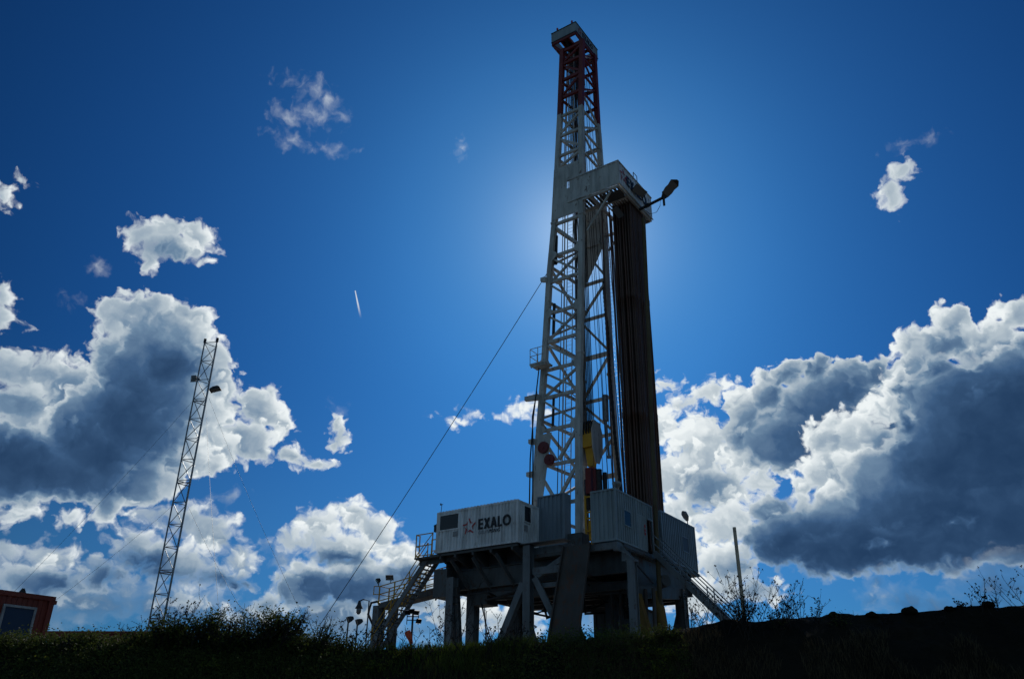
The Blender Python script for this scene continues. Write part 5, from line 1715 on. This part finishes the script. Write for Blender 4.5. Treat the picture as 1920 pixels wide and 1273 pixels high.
# ------------------------------------------------------------------ small lamps and posts
o = MB().tube([(6.66, 24.1, 2.3), (6.64, 24.1, 5.86 + EYE)], 0.062, 10, 0.052).build('wooden_post', WOOD, None, 'world')
tag(o, 'lone pale wooden post standing by itself right of the rig', 'post')
l = thing('bracket_lamp', 'caged bracket lamp on a thin post beside the left stair foot', 'lamp', (-6.5, 39.45, 2.35), 'world')
MB().tube([(-6.42, 39.45, 2.3), (-6.46, 39.45, 5.95 + EYE), (-6.75, 39.45, 6.0 + EYE), (-6.9, 39.45, 5.92 + EYE)], 0.03, 6).build('post', DARK, l)
MB().tube([(-6.9, 39.45, 5.95 + EYE), (-6.9, 39.45, 5.75 + EYE), (-6.9, 39.45, 5.6 + EYE)], [.05, .1, .19], 10).build('lamp_shade', DARK, l)
MB().tube([(-6.9, 39.45, 5.6 + EYE), (-6.9, 39.45, 5.42 + EYE), (-6.9, 39.45, 5.34 + EYE)], [.11, .11, .05], 10).build('bulb_cage', GALV, l)
for (x, y, z, lab) in ((-6.95, 37.4, 4.72 + EYE, 'low floodlight on a pole, leftmost of the pair at the left stair foot'),
                       (-6.55, 37.42, 4.62 + EYE, 'low floodlight on a pole, right one of the pair at the left stair foot')):
    l = thing('pole_floodlight', lab, 'floodlight', (x, y, 2.35), 'world', 'small floodlights left of the rig')
    MB().tube([(x, y, 2.3), (x, y, z)], 0.035, 6).build('post', DARK, l)
    mb = MB()
    ln = flood_head(mb, (x, y - .05, z + .1), (-.85, -.35, -.4), (0, 0, 1), .3, .26, .24)
    hd = mb.build('hood', DARK, l)
    MB().add(ln, [(0, 1, 2, 3)]).build('lens', LENS, hd)
l = thing('floodlight_mast', 'thin mast with four small floodlights seen between left stair and columns', 'floodlight mast', (-4.22, 37.77, 2.35), 'world')
MB().tube([(-4.2, 37.77, 2.3), (-4.2, 37.77, 5.2 + EYE)], 0.045, 8).build('post', DARK, l)
mb = MB()
for z in (4.9, 5.05):
    mb.tube([(-4.45, 37.77, z + EYE), (-3.95, 37.77, z + EYE)], 0.022, 6)
for x in (-4.45, -3.95):
    mb.tube([(x, 37.77, 4.72 + EYE), (x, 37.77, 5.1 + EYE)], 0.02, 6)
mb.build('crossbar', DARK, l)
for (dx, dz, s) in ((-.24, .2, -1), (-.05, .26, -1), (.16, .2, 1), (.28, -.15, 1)):
    mb = MB()
    ln = flood_head(mb, (-4.2 + dx, 37.7, 5.0 + dz + EYE), (.4 * s, -.7, -.5), (0, 0, 1), .24, .2, .16)
    hd = mb.build('lamp_head', DARK, l)
o = MB().tube([(-4.4, 37.7, 4.42 + EYE), (-4.33, 37.7, 4.28 + EYE), (-4.24, 37.7, 4.1 + EYE), (-4.18, 37.7, 3.9 + EYE)], [.13, .14, .1, .07], 10).build('windsock', paint('windsock_orange', (0.75, 0.10, 0.03), 0.7, 0.2), None, 'world')
tag(o, 'limp orange windsock hanging beside the thin floodlight mast', 'windsock')

# ------------------------------------------------------------------ vegetation on the bank
def leaf_quad(mb_v, mb_f, c, s, rnd, wide=0.55):
    a, b = rnd.uniform(0, 2 * pi), rnd.uniform(-1, 1)
    d = Vector((cos(a), sin(a), b)).normalized()
    e = d.cross(Vector((rnd.uniform(-1, 1), rnd.uniform(-1, 1), rnd.uniform(-1, 1)))).normalized()
    n = d.cross(e) * s * 0.15
    o = len(mb_v)
    mb_v += [c - d * s * .5, c + e * s * wide * .5 + n, c + d * s * .5, c - e * s * wide * .5 + n]
    mb_f.append((o, o + 1, o + 2, o + 3))


def twig_path(p, d, L, rnd, n=5, curl=0.25):
    pts = [Vector(p)]
    d = Vector(d).normalized()
    for i in range(n):
        d = (d + Vector((rnd.uniform(-1, 1), rnd.uniform(-1, 1), rnd.uniform(-.6, .8))) * curl).normalized()
        pts.append(pts[-1] + d * (L / n))
    return pts


def shrub(x, y, h, w, seed, nstem, nleaf, leaf, label, mat_leaf=LEAF, group='bushes along the top of the bank', curl=0.25, name='bush', cat='bush'):
    rnd = random.Random(seed)
    z = ground_z(x, y) - 0.05
    root = thing(name, label, cat, (x, y, z), 'world', group)
    st, lv, lf = MB(), [], []
    tips = []
    for i in range(nstem):
        a = rnd.uniform(0, 2 * pi)
        r = rnd.uniform(0, .25) * w
        p = (x + r * cos(a), y + r * sin(a), z)
        lean = rnd.uniform(.05, .9) * w / max(h, .1)
        L = h * rnd.uniform(.55, 1.0)
        path = twig_path(p, (cos(a) * lean, sin(a) * lean, 1), L, rnd, 6, curl)
        st.tube(path, 0.006 + 0.003 * rnd.random(), 4, 0.0018, caps=False)
        tips += path[2:]
        for _ in range(4):
            k = rnd.randrange(1, len(path) - 1)
            a2 = rnd.uniform(0, 2 * pi)
            sub_ = twig_path(path[k], (cos(a2), sin(a2), rnd.uniform(.3, 1.4)), L * rnd.uniform(.18, .45), rnd, 4, .3)
            st.tube(sub_, 0.0032, 3, 0.0012, caps=False)
            tips += sub_[1:]
    for i in range(nleaf):
        t = rnd.choice(tips)
        c = t + Vector((rnd.gauss(0, .03), rnd.gauss(0, .03), rnd.gauss(0, .03)))
        leaf_quad(lv, lf, c, leaf * rnd.uniform(.55, 1.35), rnd)
    st.build('stems', TWIG, root)
    if lf:
        m = MB()
        m.v, m.f, m.s = [tuple(v) for v in lv], lf, [False] * len(lf)
        m.build('foliage', mat_leaf, root)
    return root


def weed(x, y, h, seed, nstem, label, heads=True, spread=.35, group='dry weeds on the bank'):
    """Bare branching stalks with small seed heads."""
    rnd = random.Random(seed)
    z = ground_z(x, y) - 0.05
    st, lv, lf = MB(), [], []
    for i in range(nstem):
        a = rnd.uniform(0, 2 * pi)
        p = (x + rnd.gauss(0, .05), y + rnd.gauss(0, .05), z)
        L = h * rnd.uniform(.6, 1.05)
        path = twig_path(p, (cos(a) * spread, sin(a) * spread * .5, 1), L, rnd, 8, .10)
        st.tube(path, 0.0042, 4, 0.0015, caps=False)
        for _ in range(rnd.randrange(4, 9)):
            k = rnd.randrange(3, len(path) - 1)
            a2 = rnd.uniform(0, 2 * pi)
            s = twig_path(path[k], (cos(a2), sin(a2), rnd.uniform(.6, 1.6)), L * rnd.uniform(.12, .32), rnd, 4, .18)
            st.tube(s, 0.0024, 3, 0.0012, caps=False)
            if heads:
                for q in range(4):
                    leaf_quad(lv, lf, s[-1] + Vector((rnd.gauss(0, .006), rnd.gauss(0, .006), rnd.gauss(0, .006))), .022, rnd, .8)
            else:
                for q in s[1:]:
                    leaf_quad(lv, lf, q, .02, rnd, .4)
        leaf_quad(lv, lf, path[-1], .02, rnd, .7)
    nv = len(st.v)
    st.v += [tuple(v) for v in lv]
    st.f += [tuple(nv + i for i in f) for f in lf]
    st.s += [False] * len(lf)
    return tag(st.build('dry_weed', TWIG, None, 'world', (x, y, z)), label, 'weed', group)


def X_at(px):
    return -5.83 + px * 0.00620


SHAPE = ['low dense', 'rounded leafy', 'ragged upright', 'straggly', 'thin twiggy', 'broad dark', 'spiky', 'tufted']
# (image column, height, width, stems, leaves)
BUSH = [(15, .20, .5, 26, 700), (70, .24, .5, 26, 700), (120, .22, .45, 22, 500), (165, .16, .45, 18, 400), (215, .18, .4, 18, 350), (262, .20, .35, 20, 300),
        (312, .42, .4, 34, 900), (345, .36, .4, 30, 900), (385, .45, .4, 34, 800), (425, .36, .45, 34, 1000), (462, .44, .4, 30, 700), (500, .50, .35, 30, 700),
        (522, .42, .4, 30, 800), (560, .26, .4, 24, 600), (592, .40, .28, 12, 150), (625, .26, .4, 20, 350), (660, .20, .35, 20, 260), (1232, .24, .22, 30, 900),
        (1195, .14, .35, 20, 500), (1040, .16, .4, 18, 300), (1090, .16, .4, 20, 280), (1140, .14, .4, 20, 280), (1380, .34, .3, 16, 90), (1440, .26, .26, 14, 90), (1555, .19, .26, 24, 160)]
WHERE = ['at the left edge below the orange cabin', 'below the window of the orange cabin', 'right of the orange cabin corner', 'before the low orange roof', 'at the middle of the low orange roof',
         'just left of the lattice tower foot', 'at the lattice tower foot', 'just right of the lattice tower foot', 'second right of the lattice tower foot', 'under the lattice tower guy wires',
         'below the almost straight tower guy wire', 'tallest in the hedge right of the lattice tower', 'beside the tallest bush of the hedge', 'at the right end of the hedge by the tower',
         'where the long mast guy wire meets the bank', 'just right of the long guy wire', 'left of the left stair foot', 'in front of the mustard pole foot', 'left of the mustard pole foot',
         'under the wide ramp', 'right of the wide ramp', 'before the near column', 'at the foot of the wooden post', 'right of the wooden post', 'alone on the bare heap right of the post']
for i, (px, h, w, ns, nl) in enumerate(BUSH):
    x = X_at(px)
    y = 9.95 + R.uniform(-.2, .12)
    kind = SHAPE[i % 8]
    shrub(x, y, h, w, 100 + i, int(ns * 1.3), int(nl * 1.7), 0.034 if i < 14 else 0.024, '%s bush %s' % (kind, WHERE[i]), curl=.28 if i % 3 else .2)
WEED = [(160, .30, 5), (240, .34, 6), (300, .50, 9), (322, .62, 8), (365, .52, 8), (410, .60, 9), (450, .50, 8), (478, .60, 7), (512, .66, 8), (545, .50, 6), (600, .34, 7), (645, .36, 8), (685, .46, 7),
        (736, .42, 7), (790, .46, 6), (822, .85, 4), (842, .95, 4), (870, .62, 3), (905, .55, 6), (935, .5, 5), (960, .42, 5), (1275, .42, 6), (1300, .45, 8), (1338, .55, 9), (1372, .72, 9), (1398, .66, 9), (1425, .46, 8),
        (1452, .48, 8), (1478, .52, 8), (1496, .44, 7), (1640, .15, 3), (1740, .16, 3), (1800, .22, 4), (1836, .42, 5), (1872, .30, 5), (1912, .62, 7)]
WWHERE = ['before the low orange roof', 'left of the lattice tower', 'against the lattice tower foot', 'tallest beside the lattice tower', 'in the hedge right of the tower', 'above the hedge under the guy wires', 'in the middle of the hedge',
          'at the right of the hedge', 'topmost over the hedge', 'at the end of the hedge', 'by the long guy wire end', 'right of the long guy wire end', 'left of the bracket lamp', 'below the left stair', 'before the orange windsock',
          'tall and thin before the first column', 'tallest before the first column', 'between the two left columns', 'under the hanging lamp', 'left of the slanting brace', 'before the slanting brace',
          'between mustard pole and right stair', 'under the right stair', 'at the right stair foot', 'left of the wooden post', 'touching the wooden post', 'right of the wooden post', 'second right of the wooden post',
          'third right of the wooden post', 'right end of the clump by the post', 'small on the bare heap', 'smallest on the bare heap', 'left of the tall weeds at the right edge', 'leaning at the right of the heap', 'short at the right of the heap', 'cut by the right edge']
for i, (px, h, ns) in enumerate(WEED):
    big = 1.18 if 1270 < px < 1510 else 1.0
    weed(X_at(px), 9.95 + R.uniform(-.25, .1), h * big, 300 + i, ns, 'dry seeding weed ' + WWHERE[i], heads=i % 3 != 1, spread=.3 + .25 * (i % 3))

# grass and low undergrowth that nobody could count
def blades(n, fx, fy, hmin, hmax, seed, wid=0.006, keep=None):
    rnd = random.Random(seed)
    vs, fs = [], []
    while n > 0:
        x, y = fx(rnd), fy(rnd)
        if keep and not keep(x, y, rnd):
            n -= 1
            continue
        n -= 1
        z = ground_z(x, y) - .01
        h = rnd.uniform(hmin, hmax)
        a = rnd.uniform(0, 2 * pi)
        bx, by = cos(a) * wid, sin(a) * wid
        lx, ly = rnd.gauss(0, .35) * h, rnd.gauss(0, .35) * h
        o = len(vs)
        vs += [(x - bx, y - by, z), (x + bx, y + by, z), (x + bx * .7 + lx * .4, y + by * .7 + ly * .4, z + h * .6), (x - bx * .7 + lx * .4, y - by * .7 + ly * .4, z + h * .6), (x + lx, y + ly, z + h)]
        fs += [(o, o + 1, o + 2, o + 3), (o + 3, o + 2, o + 4)]
    m = MB()
    m.v, m.f, m.s = vs, fs, [False] * len(fs)
    return m


o = blades(22000, lambda r: r.uniform(-6.4, 1.9), lambda r: r.uniform(8.7, 10.1), .03, .13, 11, .004, lambda x, y, r: vnoise(x * 2.3, y * 2.3 + 9) > -.12).build('grass', BLADE, None, 'world', (0, 0, 0))
tag(o, None, None, None, 'stuff')
o = blades(4200, lambda r: r.uniform(-1.6, .3), lambda r: r.uniform(9.55, 10.2), .03, .11, 12, .004, lambda x, y, r: vnoise(x * 2.1 + 3, y * 2.1) + r.uniform(-.2, .2) > .0).build('lush_grass', LUSH, None, 'world', (0, 0, 0))
tag(o, None, None, None, 'stuff')
o = blades(14000, lambda r: r.uniform(.6, 6.6), lambda r: r.uniform(8.8, 9.9), .03, .14, 13, .003, lambda x, y, r: x < 2.4 or (y < 9.6 and vnoise(x * 3, y * 3) > 0)).build('dry_grass', STRAW, None, 'world', (0, 0, 0))
tag(o, None, None, None, 'stuff')
rnd = random.Random(21)
lv, lf = [], []
for i in range(60000):
    x = rnd.uniform(-6.5, 2.0)
    y = rnd.uniform(8.8, 10.2)
    if vnoise(x * 1.6 + 5, y * 1.6) + rnd.uniform(-.2, .2) < (-.12 if x < -1.6 else .12):
        continue
    leaf_quad(lv, lf, Vector((x, y, ground_z(x, y) + abs(rnd.gauss(0, .07)))), rnd.uniform(.015, .042), rnd)
m = MB()
m.v, m.f, m.s = [tuple(v) for v in lv], lf, [False] * len(lf)
o = m.build('undergrowth', LEAF, None, 'world', (0, 0, 0))
tag(o, None, None, None, 'stuff')
PALE = [(1228, .40, 300, .2, 'bright yellow green leafy plant low on the bank below the mustard pole'), (1205, .62, 220, .2, 'small yellowing leafy plant lowest on the bank below the near column'),
        (1190, .30, 160, .16, 'pale leafy plant on the bank just under the near column'), (905, .42, 100, .14, 'small pale leafy plant low on the bank left of the ramp'),
        (735, .10, 420, .16, 'bright green low plant on the bank top below the left stair foot'), (705, .28, 200, .16, 'pale green plant on the bank left of the left stair foot'),
        (560, .5, 120, .16, 'small pale plant low on the bank below the long guy wire'), (420, .45, 120, .16, 'small pale plant low on the bank under the tower hedge'),
        (560, .2, 90, .16, 'small pale plant high on the bank below the long guy wire'), (130, .42, 90, .16, 'small pale plant low on the bank below the low orange roof')]
for (px, dz, n, h, lab) in PALE:
    shrub(X_at(px), 10.0 - dz, h, .34, 700 + px, 10, n, .034, lab, LEAFY, 'pale leafy plants on the bank', name='leafy_plant', cat='plant')
for (px, r, lab) in ((1698, .07, 'biggest earth clod standing up on the bare heap crest'), (1625, .05, 'small earth clod left of the biggest one on the heap'), (1775, .045, 'small earth clod right of the biggest one on the heap'),
                     (1850, .06, 'flat earth clod near the right end of the heap'), (1555, .05, 'earth clod below the lone bush on the heap')):
    x, y = X_at(px), 9.98
    rc_ = random.Random(px)
    bm = bmesh.new()
    bmesh.ops.create_icosphere(bm, subdivisions=3, radius=1.0)
    mb = MB()
    idx = {v: i for i, v in enumerate(bm.verts)}
    z = ground_z(x, y)
    mb.add([(x + v.co.x * r * (1.35 + .5 * vnoise(v.co.x * 2 + px, v.co.y * 2)), y + v.co.y * r, z + v.co.z * r * (.8 + .7 * vnoise(v.co.x * 2.3 + px, v.co.z * 2.3))) for v in bm.verts],
           [tuple(idx[v] for v in f.verts) for f in bm.faces], True)
    bm.free()
    o = mb.build('earth_clod', bpy.data.materials['soil'], None, 'world')
    tag(o, lab, 'clod', 'earth clods on the heap')
